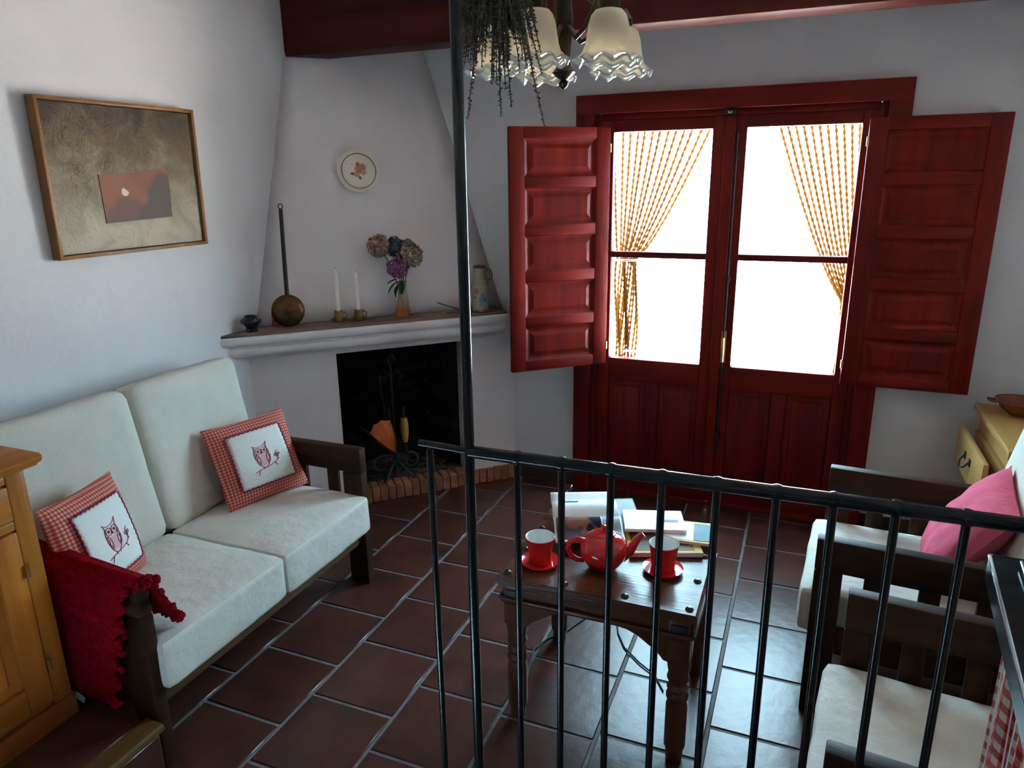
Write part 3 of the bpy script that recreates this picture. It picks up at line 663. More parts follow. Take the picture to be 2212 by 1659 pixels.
poly = [(-.135, -.165), (.185, -.155), (.19, .03), (.13, .04), (.06, .028), (-.02, .022), (-.14, .018)]
MB().prism([(y, z) for y, z in poly], .029, .033, 0).build('painted_rectangle', RECTM, pf, smooth=False)
box1('frame', (PD / 2, 0, PH / 2), (PD, PW, .014), PICFRAME, pf, .002); box1('frame', (PD / 2, 0, -PH / 2), (PD, PW, .014), PICFRAME, pf, .002)
box1('frame', (PD / 2, -PW / 2, 0), (PD, .014, PH + .014), PICFRAME, pf, .002); box1('frame', (PD / 2, PW / 2, 0), (PD, .014, PH + .014), PICFRAME, pf, .002)
pf.rotation_euler = (0, .02, 0)

# ------------------------------------------------------------------ seating
def cushion(wx, wy, wz, r, amp=.004, seed=0, crown=.012, nn=14):
    """soft box: subdivided, rounded and slightly crowned, centred at the origin"""
    mb = MB(); g = bmesh.ops.create_cube(mb.b, size=1)
    bmesh.ops.subdivide_edges(mb.b, edges=mb.b.edges[:], cuts=nn, use_grid_fill=True)
    h = Vector((wx / 2, wy / 2, wz / 2))
    for v in mb.b.verts:
        p = Vector((v.co.x * wx, v.co.y * wy, v.co.z * wz))
        q = Vector([max(-h[i] + r, min(h[i] - r, p[i])) for i in range(3)]); d = p - q
        if d.length > 1e-9:
            mx = max(abs(d[0]), abs(d[1]), abs(d[2])); p = q + d.normalized() * min(r, mx * 1.0 if mx > r * .999 else mx)
        f = [max(0, 1 - (p[i] / h[i]) ** 2) for i in range(3)]
        nz = noise.noise(p * 7 + Vector((seed, 0, 0))) * amp + noise.noise(p * 22 + Vector((0, seed, 0))) * amp * .35
        p.z += math.copysign(1, p.z) * (crown * f[0] * f[1]) * (1 if abs(p.z) > h.z * .5 else 0)
        v.co = p + p.normalized() * nz
    return mb
# two-seat sofa along the left wall
so = thing('sofa', 'two-seat dark wooden sofa with cream cushions against the left wall', 'sofa', (.03, .655, 0))
def sx(x, y, z): return (x - .03, y - .655, z)
FX, BX = .462, -.36
for y, lab in ((.085, 0), (1.222, 1)):
    arm = MB(); arm.box(sx((FX + BX) / 2, y, .592), (FX - BX, .046, .110), None, .005); arm.build('arm', DARKW, so)
    MB().box(sx(FX - .048, y, .268), (.096, .046, .536), None, .005).build('leg', DARKWZ, so)
    MB().box(sx(BX + .045, y, .268), (.08, .046, .536), None, .005).build('leg', DARKWZ, so)
    MB().box(sx((FX + BX) / 2, y, .265), (FX - BX - .18, .030, .09), None, .004).build('stretcher', DARKW, so)
    for k in range(4): MB().box(sx(lerp(BX + .16, FX - .16, k / 3), y, .42), (.055, .020, .24), None, .003).build('slat', DARKWZ, so)
MB().box(sx(.425, .655, .245), (.026, 1.10, .085), None, .004).build('front_rail', RAILW, so)
MB().box(sx(-.31, .655, .245), (.026, 1.10, .085), None, .004).build('back_rail', DARKWY, so)
for k in range(6): MB().box(sx(lerp(-.24, .36, k / 5), .655, .262), (.06, 1.10, .016), None, .003).build('slat', RAILW, so)
MB().box(sx(-.345, .655, .62), (.026, 1.10, .5), (0, -.1, 0), .004).build('backrest_panel', DARKWY, so)
for k, y in enumerate((.374, .934)):
    cushion(.57, .556, .170, .022, .004, 3 + k).build('seat_cushion', FABRIC2, so, loc=sx(.205, y, .353))
    cushion(.135, .556, .60, .040, .003, 8 + k, .004).build('back_cushion', FABRIC, so, loc=sx(-.180, y, .708), rot=(0, -.19, 0))

def armchair(label, loc, rz):
    r = thing('armchair', label, 'armchair', loc, rz, 'dark wooden armchairs with cream cushions')
    Dp = .78
    for y in (-.318, .318):
        MB().box((Dp / 2, y, .592), (Dp, .046, .110), None, .005).build('arm', DARKW, r)
        MB().box((.042, y, .268), (.084, .046, .536), None, .005).build('leg', DARKWZ, r)
        MB().box((Dp - .042, y, .268), (.084, .046, .536), None, .005).build('leg', DARKWZ, r)
        MB().box((Dp / 2, y, .285), (Dp - .17, .030, .09), None, .004).build('stretcher', DARKW, r)
        for k in range(4): MB().box((lerp(.175, Dp - .15, k / 3.), y, .435), (.058, .022, .22), None, .003).build('slat', DARKWZ, r)
    MB().box((.04, 0, .235), (.026, .60, .08), None, .004).build('front_rail', RAILW, r)
    MB().box((Dp - .09, 0, .235), (.026, .60, .08), None, .004).build('back_rail', DARKWY, r)
    for k in range(6): MB().box((lerp(.10, .66, k / 5), 0, .258), (.06, .60, .016), None, .003).build('slat', RAILW, r)
    MB().box((Dp - .045, 0, .62), (.026, .60, .5), (0, .1, 0), .004).build('backrest_panel', DARKWY, r)
    cushion(.59, .575, .170, .026, .005, 20 + loc[1]).build('seat_cushion', FABRIC2, r, loc=(.255, 0, .352))
    cushion(.135, .575, .60, .042, .004, 31 + loc[1], .004).build('back_cushion', FABRIC, r, loc=(.615, 0, .715), rot=(0, .19, 0))
    return r
armchair('cream-cushioned dark wooden armchair holding the rose pink pillow', (2.300, 1.392, 0), -.075)
armchair('cream-cushioned dark wooden armchair nearer the railing, beside the gingham curtain', (2.322, .452, 0), -.105)

# ------------------------------------------------------------------ pillows
def pill_z(u, v, T): return T * max(0.0, (1 - abs(u) ** 2.6)) ** .55 * max(0.0, (1 - abs(v) ** 2.6)) ** .55
def pillow_mesh(Wd, Hd, T, seed, amp=.004):
    mb = MB(); n = 22
    def f(sgn):
        def g(a, c):
            u, v = a * 2 - 1, c * 2 - 1
            pin = 1 - .055 * (1 - abs(u) ** 2) * abs(v) ** 3; pin2 = 1 - .055 * (1 - abs(v) ** 2) * abs(u) ** 3
            z = pill_z(u, v, T); z += noise.noise(Vector((u * 3 + seed, v * 3, sgn))) * amp * (1 - max(abs(u), abs(v)) ** 4)
            return Vector((u * Wd / 2 * pin2, v * Hd / 2 * pin, sgn * z))
        return g
    mb.surf(n, n, f(1)); mb.surf(n, n, f(-1)); return mb
GING = checks('red_gingham', (.62, .36, .30), (.52, .13, .095), (.42, .040, .034), 78)
LINEN = mat('dotted_linen', (.78, .77, .72), .95, 0, .05, 120, .3, 200, spec=.1)
THREAD = mat('raspberry_thread', (.50, .045, .10), .8); SCALLOP = mat('burgundy_trim', (.27, .012, .05), .9)
OWLPINK = mat('owl_pink', (.66, .38, .40), .9)
def owl_pillow(label, c, xdir, ydir, Wd, Hd, T, seed):
    X = Vector(xdir).normalized(); Y = Vector(ydir); Y = (Y - Y.dot(X) * X).normalized(); Z = X.cross(Y)
    r = thing('owl_pillow', label, 'pillow', c, 0, 'red gingham owl pillows on the sofa')
    r.rotation_euler = Matrix((X, Y, Z)).transposed().to_euler()
    pillow_mesh(Wd, Hd, T, seed).build('cover', GING, r)
    fz = lambda x, y, o=.0: pill_z(x / (Wd / 2), y / (Hd / 2), T) + .006 + o
    pw, ph = Wd * .325, Hd * .325
    mb = MB(); mb.surf(14, 14, lambda a, b_: Vector(((a * 2 - 1) * pw, (b_ * 2 - 1) * ph, fz((a * 2 - 1) * pw, (b_ * 2 - 1) * ph)))); mb.build('linen_patch', LINEN, r, solid=.002)
    pts = []
    for i in range(96):
        t = i / 96 * 4; k = int(t); f = t - k
        x, y = [(-1 + 2 * f, -1), (1, -1 + 2 * f), (1 - 2 * f, 1), (-1, 1 - 2 * f)][k]
        s = 1 + .018 * (1 if i % 2 else -1); pts.append((x * pw * s, y * ph * s, fz(x * pw, y * ph, .001)))
    MB().tube(pts, .0032, 6, True).build('scalloped_trim', SCALLOP, r)
    mb = MB(); s = Hd * .150
    def ln(P, wd=.0014, cl=False): mb.tube([(x * s, y * s, fz(x * s, y * s, .0022)) for x, y in P], wd, 5, cl)
    def circ(cx, cy, rr, n=16, wd=.0014): ln([(cx + rr * math.cos(2 * PI * i / n), cy + rr * math.sin(2 * PI * i / n)) for i in range(n)], wd, True)
    body = [(-.62, .92), (-.50, .70), (-.62, .35), (-.60, -.15), (-.45, -.62), (-.20, -.88), (.10, -.90), (.36, -.68), (.52, -.2), (.56, .30), (.46, .66), (.62, 1.06), (.34, .84), (.0, .74), (-.34, .76)]
    ln(body, .0013, True)
    for ex in (-.26, .26):
        circ(ex, .42, .235); circ(ex, .42, .085, 10); circ(ex, .42, .035, 8, .0016)
    ln([(-.05, .34), (0, .20), (.05, .34)], .0014)
    for sg in (-1, 1):
        ln([(sg * .50, .22), (sg * .60, -.1), (sg * .50, -.50), (sg * .34, -.62), (sg * .26, -.30), (sg * .34, .06), (sg * .50, .22)]); ln([(sg * .44, .0), (sg * .50, -.3), (sg * .36, -.5)])
    ln([(-.95, -1.10), (-.5, -.98), (-.1, -.92), (.4, -.86), (.9, -.74), (1.25, -.52)], .0014); ln([(-.75, -1.35), (-.55, -.98)]); ln([(.8, -.76), (.95, -1.02)])
    for q in ((1.15, -.32), (1.30, -.18), (1.02, -.20)): circ(*q, .09, 8)
    ln([(1.1, -.62), (1.15, -.36), (1.10, .02), (1.3, .12)]); ln([(-.16, -.88), (-.18, -1.02)]); ln([(.12, -.88), (.12, -1.0)])
    mb.build('owl_embroidery', THREAD, r)
    mb = MB(); mb.surf(8, 8, lambda a, b_: Vector(((a - .5) * .72 * s * (.6 + .4 * math.sin(PI * b_)), (-.75 + .85 * b_) * s, fz((a - .5) * .5 * s, (-.75 + .85 * b_) * s, .0014)))); mb.build('owl_breast', OWLPINK, r)
    return r
owl_pillow('red gingham owl pillow by the far sofa arm, near the fireplace', (.040, 1.046, .610), (.317, .948, .023), (-.405, .113, .907), .385, .365, .055, 1)
owl_pillow('red gingham owl pillow behind the arm under the crimson throw', (.070, .252, .622), (-.328, .943, -.061), (-.267, -.031, .963), .375, .375, .055, 5)
pp = thing('pink_pillow', 'plain rose pink pillow propped in the armchair by the chest', 'pillow', (2.735, 1.345, .622))
X = Vector((-.12, -.98, -.10)).normalized(); Y = Vector((.19, -.02, .30)); Y = (Y - Y.dot(X) * X).normalized(); Zn = X.cross(Y)
pp.rotation_euler = Matrix((X, Y, Zn)).transposed().to_euler()
pillow_mesh(.37, .40, .070, 9, .012).build('cover', PINK, pp)

# ------------------------------------------------------------------ crimson throw over the near sofa arm
th = thing('throw_blanket', 'crimson wool throw with shaggy edge hanging over the near sofa arm', 'blanket', (.1, .06, .66))
prof = [(.19, .455), (.155, .53), (.120, .605), (.112, .648), (.085, .660), (.055, .650), (.046, .60), (.040, .50), (.036, .40), (.032, .30), (.034, .21)]
def thr(u, v):
    # v across the arm (sofa side -> outside), u along the arm from the back to the front
    t = v * (len(prof) - 1); i = min(int(t), len(prof) - 2); f = t - i
    y = lerp(prof[i][0], prof[i + 1][0], f); z = lerp(prof[i][1], prof[i + 1][1], f)
    x0 = -.02; x1 = .475
    if v > .5: x1 = lerp(.475, .335, min(1, (v - .5) * 2.2)); x0 = lerp(-.02, .04, (v - .5) * 2)
    if v > .5: z += .10 * (1 - u) * ((v - .5) * 2) - .02 * math.sin(u * 5)
    else: z += (.5 - v) * .5 * (1 - u) * .35
    x = lerp(x0, x1, u)
    k = noise.noise(Vector((x * 9, z * 9, 1))) * .008
    jag = .013 * (1 if (int(v * 30) % 2) else -1) if u > .97 else 0
    return Vector((x + jag - .1, y - .06 + (k - .006 if v > .5 else k * .3), z - .66))
mb = MB(); mb.surf(40, 60, thr); mb.build('woven_cloth', REDTHROW, th, solid=.009)
mb = MB(); rnd = random.Random(4)
for k in range(110):
    v = rnd.uniform(0, 1); a = thr(1, v); mb.sphere(a + Vector((rnd.uniform(-.006, .010), rnd.uniform(-.006, .006), rnd.uniform(-.008, .008))), rnd.uniform(.006, .011), 6)
for k in range(70):
    u = rnd.uniform(0, 1)
    for v in (0, 1):
        a = thr(u, v); mb.sphere(a + Vector((rnd.uniform(-.006, .006), rnd.uniform(-.003, .003), rnd.uniform(-.008, .004))), rnd.uniform(.005, .009), 6)
mb.build('shaggy_edge', REDTHROW, th, kind='stuff')
MB().box((.098, -.046, -.432), (.036, .002, .024), (0, .35, 0)).build('care_tag', PAPER, th)

# ------------------------------------------------------------------ pine cabinet on the landing (front faces +x)
cb = thing('pine_cabinet', 'honey pine cabinet with drawer and panelled door on the landing by the sofa', 'cabinet', (-.1, -.5, LZ))
def cbx(n, x0, x1, y0, y1, z0, z1, m, par=cb, bev=.004): return MB().box(((x0 + x1) / 2 + .1, (y0 + y1) / 2 + .5, (z0 + z1) / 2 - LZ), (x1 - x0, y1 - y0, z1 - z0), None, bev).build(n, m, par)
Y0c, Y1c = -1.02, -.008
cbx('carcass', -.39, .190, Y0c, Y1c, LZ + .06, 1.0, PINEZ)
cbx('plinth', -.39, .205, Y0c - .01, Y1c + .008, LZ, LZ + .075, PINED)
MB().prism([(-.39, 1.0), (.205, 1.0), (.212, 1.008), (.228, 1.016), (.236, 1.026), (.236, 1.034), (.226, 1.040), (-.39, 1.040)], Y0c - .035, Y1c + .035, 1, Matrix.Translation((.1, .5, -LZ))).build('top_board', PINE, cb)
cbx('stile', .186, .203, Y1c - .055, Y1c - .0005, LZ + .076, .9995, PINEZ); cbx('stile', .186, .203, Y0c, Y0c + .055, LZ + .075, 1.0, PINEZ); cbx('stile', .186, .203, -.545, -.485, LZ + .075, 1.0, PINEZ)
for ya, yb in ((-.485, Y1c - .055), (Y0c + .055, -.545)):
    cbx('rail', .186, .2025, ya, yb, .975, 1.0, PINE); cbx('rail', .186, .2025, ya, yb, .840, .868, PINE)
for ya, yb in ((-.482, -.066), (-.962, -.548)):
    dw = cbx('drawer', .188, .212, ya, yb, .872, .972, PINE, bev=.006)
    MB().sphere((.1 + .225, (ya + yb) / 2 + .5, .922 - LZ), .014, 12).build('knob', PINED, dw)
    d0 = bpy.data.objects.new('door', None); COL.objects.link(d0); d0.parent = cb
    za, zb = LZ + .095, .836
    cbx('stile', .188, .210, ya, ya + .07, za, zb, PINEZ, d0); cbx('stile', .188, .210, yb - .07, yb, za, zb, PINEZ, d0)
    cbx('rail', .188, .210, ya + .07, yb - .07, zb - .075, zb, PINE, d0); cbx('rail', .188, .210, ya + .07, yb - .07, za, za + .085, PINE, d0)
    mb = MB(); mb.box((.194 + .1, (ya + yb) / 2 + .5, (za + zb) / 2 - LZ), (.008, yb - ya - .14, zb - za - .16)); mb.box((.200 + .1, (ya + yb) / 2 + .5, (za + zb) / 2 - LZ), (.016, yb - ya - .21, zb - za - .24), None, .012, 3)
    mb.build('panel', PINEZ, d0)
    for zz in (zb - .12, za + .12): MB().tube([(.214 + .1, yb + .003 + .5, zz - .02 - LZ), (.214 + .1, yb + .003 + .5, zz + .02 - LZ)], .005, 8).build('hinge', BRASS, d0)

# ------------------------------------------------------------------ coffee table
ct = thing('coffee_table', 'dark wooden coffee table with studded top and turned legs', 'table', (1.655, .905, 0))
TZ = .55; tx0, tx1, ty0, ty1 = -.312, .312, -.268, .268
MB().prism([(-.312, TZ - .006), (-.306, TZ), (.306, TZ), (.312, TZ - .006), (.312, TZ - .030), (-.312, TZ - .030)], ty0, ty1, 1).build('tabletop', TABW, ct)
mb = MB(); mb.box((0, ty0 + .012, TZ - .078), (.60, .012, .004)); 
def apron(L):  # scalloped underside
    top = TZ - .030; pts = [(-L, top), (L, top), (L, top - .155)]
    prof = [(.98, .155), (.86, .150), (.78, .125), (.66, .105), (.55, .085), (.42, .072), (.25, .066), (0, .064)]
    pts = [(-L, top), (L, top)] + [(L * a, top - d) for a, d in prof] + [(-L * a, top - d) for a, d in reversed(prof[:-1])]
    return pts
for y in (-.245, .245): MB().prism(apron(.255), y - .009, y + .009, 1, Matrix.Translation((0, 0, 0))).build('apron', TABW, ct)
for x in (-.287, .287): MB().prism([(a * .84, z) for a, z in apron(.255)], x - .009, x + .009, 0).build('apron', TABWZ, ct)
for s_ in (0, 1):
    MB().box((0, -.262 if s_ == 0 else .262, TZ - .082), (.60, .014, .016), None, .005).build('moulding', TABW, ct)
    MB().box((-.304 if s_ == 0 else .304, 0, TZ - .082), (.014, .52, .016), None, .005).build('moulding', TABWZ, ct)
for x in (-.262, .262):
    for y in (-.222, .222):
        mb = MB(); mb.box((x, y, TZ - .10), (.066, .066, .16), None, .004); T_ = Matrix.Translation((x, y, 0))
        mb.lathe([(.020, 0), (.026, .008), (.027, .04), (.033, .055), (.033, .20), (.028, .222), (.034, .232), (.034, .242), (.027, .254), (.033, .266), (.026, .282), (.034, .300), (.030, .318), (.035, .345), (.035, .375)], 18, T_)
        mb.build('leg', TABWZ, ct)
        MB().box((x + math.copysign(.036, x), y, TZ - .075), (.006, .05, .05), None, .002).build('corner_plate', IRONM, ct); MB().box((x, y + math.copysign(.036, y), TZ - .075), (.05, .006, .05), None, .002).build('corner_plate', IRONM, ct)
sm = MB().lathe([(.0125, -.002), (.0125, .001), (.010, .005), (.005, .0075), (.001, .008)], 14).mesh('stud'); sm.materials.append(GLASSY)
for x, y in [(-.285, -.24), (-.095, -.24), (.095, -.24), (.285, -.24), (.285, -.08), (.285, .08), (.285, .24), (-.285, -.08), (-.285, .08), (-.285, .24), (-.095, .24), (.095, .24)]:
    o = bpy.data.objects.new('stud', sm); COL.objects.link(o); o.parent = ct; o.location = (x, y, TZ)
# tea things
TT = TZ + .0015
def teacup(label, x, y):
    r = thing('teacup', label, 'cup', (x, y, TT), .4, 'red and white tea cups on the coffee table'); r.scale = (1.12, 1.12, 1.06)
    MB().lathe([(.001, .003), (.034, 0), (.050, .004), (.057, .010), (.057, .013), (.044, .009), (.001, .008)], 32).build('saucer', REDC, r)
    MB().lathe([(.032, .008), (.034, .012), (.033, .028), (.036, .055), (.042, .088), (.0425, .092)], 32, cap=False).build('outside', REDC, r)
    MB().lathe([(.0425, .092), (.0415, .094), (.0395, .092), (.037, .070), (.032, .030), (.001, .022)], 32, cap=False).build('inside', WHITEC, r)
teacup('red tea cup with white inside left of the red teapot', 1.449, .752)
teacup('red tea cup with white inside in front of the yellow magazine', 1.828, .848)
tp = thing('teapot', 'round glossy red teapot on the coffee table', 'teapot', (1.646, .800, TT), .40); tp.scale = (1.07, 1.07, 1.03)
MB().lathe([(.030, 0), (.036, .004), (.050, .016), (.066, .042), (.071, .064), (.066, .088), (.050, .108), (.034, .116), (.030, .117)], 36).build('body', REDC, tp)
MB().lathe([(.036, .114), (.033, .119), (.020, .124), (.008, .127), (.006, .131), (.010, .137), (.009, .143), (.001, .146)], 24).build('lid', REDC, tp)
MB().tube([(.052, 0, .040), (.078, 0, .056), (.092, 0, .082), (.104, 0, .102), (.118, 0, .112)], [.022, .016, .0125, .010, .009], 12).build('spout', REDC, tp)
MB().tube([(-.052, 0, .092), (-.078, 0, .101), (-.100, 0, .092), (-.108, 0, .070), (-.098, 0, .046), (-.078, 0, .030), (-.058, 0, .028)], [.009, .0085, .0085, .008, .008, .008, .008], 10).build('handle', REDC, tp)
# magazines: flat stacks of pages with printed covers
def quad_frame(p0, p1, p3): # p0->p1 = x axis, p0->p3 = y axis
    X = Vector(p1) - Vector(p0); Yv = Vector(p3) - Vector(p0); return Vector(p0), X, Yv
def magazine(name, label, c, rz, Wd, Hd, T, parts, tilt=(0, 0), grp='magazines spread on the coffee table'):
    r = thing(name, label, 'magazine', c, 0, grp); r.rotation_euler = (tilt[0], tilt[1], rz)
    MB().box((0, 0, T / 2), (Wd, Hd, T), None, .0015, 1).build('pages', PAPER, r)
    for n, x0, x1, y0, y1, m in parts: MB().box(((x0 + x1) / 2 * Wd, (y0 + y1) / 2 * Hd, T + .0006 * (1 + parts.index((n, x0, x1, y0, y1, m)))), ((x1 - x0) * Wd, (y1 - y0) * Hd, .0008)).build(n, m, r)
    return r
YEL = mat('yellow_print', (.62, .34, .008), .5, spec=.2)
PIC1 = blobs('sunset_print', (.14, .055, .045), [((-.03, -.06, 0), .055, (.24, .085, .06)), ((.045, -.05, 0), .045, (.012, .010, .02)), ((-.08, -.03, 0), .035, (.05, .04, .07)), ((.01, -.09, 0), .022, (.02, .010, .010)), ((-.06, -.12, 0), .04, (.075, .05, .06))], .8, spec=.05, nscale=26, base2=(.085, .055, .065), wob=.02)
PIC2 = blobs('seal_print', (.10, .075, .06), [((0, 0, 0), .04, (.17, .09, .035)), ((.05, .02, 0), .03, (.02, .016, .016))], .55, spec=.2, nscale=30, base2=(.16, .08, .03), wob=.02)
PIC3 = blobs('turquoise_print', (.012, .14, .19), [((0, .04, 0), .03, (.06, .25, .29))], .5, spec=.2, nscale=60, base2=(.006, .09, .14), wob=.02)
GREYP = mat('grey_print', (.16, .18, .20), .5, 0, .6, 14, 0, 10, None, (.06, .065, .08), spec=.2)
DARKP = mat('dark_print', (.03, .035, .04), .35); BLUEP = mat('pale_blue_print', (.30, .35, .43), .5, 0, .2, 10, spec=.2)
magazine('magazine', 'yellow-bordered magazine with a brown picture in front of the teapot spout', (1.795, 1.010, TZ + .002), .36, .240, .165, .016,
         [('yellow_border', -.5, .5, -.5, .5, YEL), ('cover_picture', -.44, .40, -.40, .42, PIC2)])
magazine('magazine', 'yellow-bordered magazine with a turquoise picture at the table back corner', (1.865, 1.088, TZ + .019), .12, .20, .15, .010,
         [('yellow_border', -.5, .5, -.5, .5, YEL), ('cover_picture', -.42, .10, -.42, .44, PAPER), ('turquoise_picture', .12, .44, -.42, .40, PIC3)])
magazine('magazine', 'closed white magazine overlapping the turquoise one', (1.745, 1.105, TZ + .032), .30, .21, .15, .012, [('grey_print', .1, .4, -.1, .0, GREYP)])
bk = magazine('magazine', 'grey magazine with a striped back cover under the open magazine', (1.57, 1.128, TZ + .004), .39, .225, .23, .026,
         [('grey_print', -.5, .5, -.5, .5, GREYP), ('cover_picture', -.1, .48, -.4, .46, BLUEP)] + [('bar_stripe', -.36 + .022 * k, -.352 + .022 * k, .30, .48, DARKP) for k in range(7)])
# open magazine with a curved spread of pages
om = thing('open_magazine', 'open magazine with a sunset picture lying behind the teapot', 'magazine', (1.515, 1.045, TZ + .032), .39, 'magazines spread on the coffee table')
def page(sg):
    def f(u, v):
        y = sg * v * .165; h = .022 * math.sin(PI * min(1, v * 1.6)) * (1 - v * .5) + (.022 * v if sg > 0 else -.006 * v)
        return Vector(((u - .5) * .235, y, h + .006))
    return f
for sg in (-1, 1): mb = MB(); mb.surf(8, 14, page(sg)); mb.build('page', PAPER, om, solid=.006)
def patch(sg, u0, u1, v0, v1, m, nm):
    mb = MB(); f = page(sg); mb.surf(8, 10, lambda a, b_: f(lerp(u0, u1, a), lerp(v0, v1, b_)) + Vector((0, 0, .0042))); mb.build(nm, m, om)
patch(-1, .03, .70, .06, .94, PIC1, 'sunset_picture'); patch(-1, .72, .98, .04, .96, BLUEP, 'text_column'); patch(1, .16, .42, .46, .62, DARKP, 'small_picture')
# cable under the table
tag(MB().tube([(1.368, .82, .005), (1.345, .90, .005), (1.322, 1.03, .005), (1.35, 1.11, .005), (1.40, 1.17, .005), (1.45, 1.30, .005), (1.52, 1.36, .005), (1.575, 1.32, .005), (1.60, 1.24, .005), (1.645, 1.16, .005), (1.72, 1.09, .005), (1.785, 1.045, .005), (1.83, .97, .005)], .0032, 8).build('power_cable', CABLE), 'thin black power cable curling over the floor under the coffee table', 'cable')

# ------------------------------------------------------------------ iron railing on the landing edge
ra = thing('iron_railing', 'black iron railing with a tall post along the landing edge', 'railing', (1.576, 0, LZ))
RZ = 1.236
def rw(x, z): return (x - 1.576, 0, z - LZ)
MB().tube([rw(1.576, RZ), rw(3.33, RZ + .012)], .0125, 14).build('handrail', IRON, ra)
MB().tube([rw(1.462, RZ + .004), rw(1.576, RZ)], .0075, 10).build('handrail_stub', IRON, ra)
MB().tube([rw(1.462, LZ + .07), rw(3.33, LZ + .07)], .008, 10).build('bottom_rail', IRON, ra)
MB().tube([rw(1.573, LZ), rw(1.576, ZC)], .0105, 12).build('post', IRON, ra)
bm_ = MB().tube([(0, 0, LZ + .06 - LZ), (0, 0, RZ - LZ - .006)], .0072, 10).mesh('baluster'); bm_.materials.append(IRON)
wm = MB().lathe([(.0135, -.007), (.0150, 0), (.0135, .007)], 12, Matrix.Rotation(PI / 2, 4, 'Y')).mesh('weld'); wm.materials.append(IRON)
for i, x in enumerate([1.485, 1.677, 1.768, 1.864, 1.958, 2.054, 2.152, 2.241, 2.333, 2.431, 2.53, 2.63, 2.73, 2.83, 2.93, 3.03, 3.13, 3.23]):
    o = bpy.data.objects.new('baluster', bm_); COL.objects.link(o); o.parent = ra; o.location = (x - 1.576, 0, 0)
    if x > 1.6: o2 = bpy.data.objects.new('weld', wm); COL.objects.link(o2); o2.parent = ra; o2.location = rw(x, RZ + (x - 1.576) * .0068)

# ------------------------------------------------------------------ worktop with gingham skirt on the right
kc = thing('kitchen_counter', 'dark glossy worktop over a red gingham curtain at the landing edge', 'counter', (2.80, -.52, LZ))
MB().prism([(-.425, -.49), (.5, -.49), (.5, .49), (-.340, .49)], .970, 1.010, 2).build('worktop', GRANITE, kc)
MB().tube([(-.424, -.49, 1.008), (-.339, .489, 1.008)], .0028, 8).build('metal_edge', STEEL, kc); MB().tube([(-.338, .489, 1.008), (.5, .489, 1.008)], .003, 8).build('metal_edge', GRANITE, kc)
MB().prism([(-.380, -.44), (.3, -.44), (.3, .462), (-.304, .462)], 1.008, 1.018, 2).build('inset_panel', HOB, kc); MB().tube([(-.381, -.44, 1.019), (-.305, .462, 1.019)], .0026, 8).build('panel_edge', STEEL, kc)
MB().box((.16, 0, .475), (.60, .92, .95), None, .004).build('carcass', PALEP, kc)
CURT = checks('curtain_gingham', (.62, .50, .44), (.50, .11, .09), (.36, .018, .022), 38, (1, 2))
def skirt(u, v): return Vector((-.300 + .012 * math.sin(v * 62) * (1 - .5 * u) , lerp(.485, -.47, v), lerp(.968, .01, u)))
mb = MB(); mb.surf(10, 220, skirt); mb.build('gingham_curtain', CURT, kc)
mb = MB(); rnd = random.Random(2)
for k in range(14):
    v = .012 + k * .03; mb.tube([skirt(a / 10, v + .004 * math.sin(a * .6 + k) + a * .004) + Vector((-.006, 0, 0)) for a in range(11)], .0011, 5)
mb.build('curtain_threads', PAPER, kc)

# ------------------------------------------------------------------ pale pine chest with open drawer, bowl
ch = thing('pine_chest', 'pale pine chest of drawers with one drawer ajar beside the far wall', 'chest', (3.15, 2.17, 0))
MB().box((0, .0, .34), (.38, .60, .68), None, .004).build('carcass', PALEP, ch)
MB().box((-.005, 0, .722), (.42, .66, .032), None, .008, 3).build('top_board', PALEP, ch)
MB().box((-.005, -.318, .7225), (.425, .030, .036), None, .006).build('top_edge', PALEP, ch)
for z in (.565, .365, .165):
    o_ = .062 if z == .565 else .0
    dw = MB().box((-.202 - o_, 0, z), (.022, .53, .175), None, .005).build('drawer', PALEP, ch)
    if o_: MB().box((-.16, 0, z), (.10, .50, .14), None, .003).build('drawer_box', PALEP, dw)
    mb = MB()
    mb.tube([(-.218 - o_, -.05, z + .012), (-.235 - o_, -.045, z - .012), (-.242 - o_, 0, z - .026), (-.235 - o_, .045, z - .012), (-.218 - o_, .05, z + .012)], .0045, 8)
    mb.box((-.215 - o_, -.05, z + .012), (.006, .026, .032), None, .002); mb.box((-.215 - o_, .05, z + .012), (.006, .026, .032), None, .002)
    mb.build('handle', IRONM, dw)
bw = thing('clay_bowl', 'shallow reddish clay bowl on the pale pine chest', 'bowl', (3.075, 2.36, .739))
CLAY = mat('glazed_clay', (.26, .065, .030), .22, 0, .5, 20, .05, 40)
MB().lathe([(.040, 0), (.044, .006), (.070, .024), (.092, .056), (.098, .060), (.098, .064), (.090, .062), (.066, .030), (.040, .012), (.001, .010)], 36).build('body', CLAY, bw)
for sg in (-1, 1): MB().tube([(sg * .092, -.022, .052), (sg * .118, -.014, .058), (sg * .120, .014, .058), (sg * .092, .022, .052)], .006, 8).build('handle', CLAY, bw)

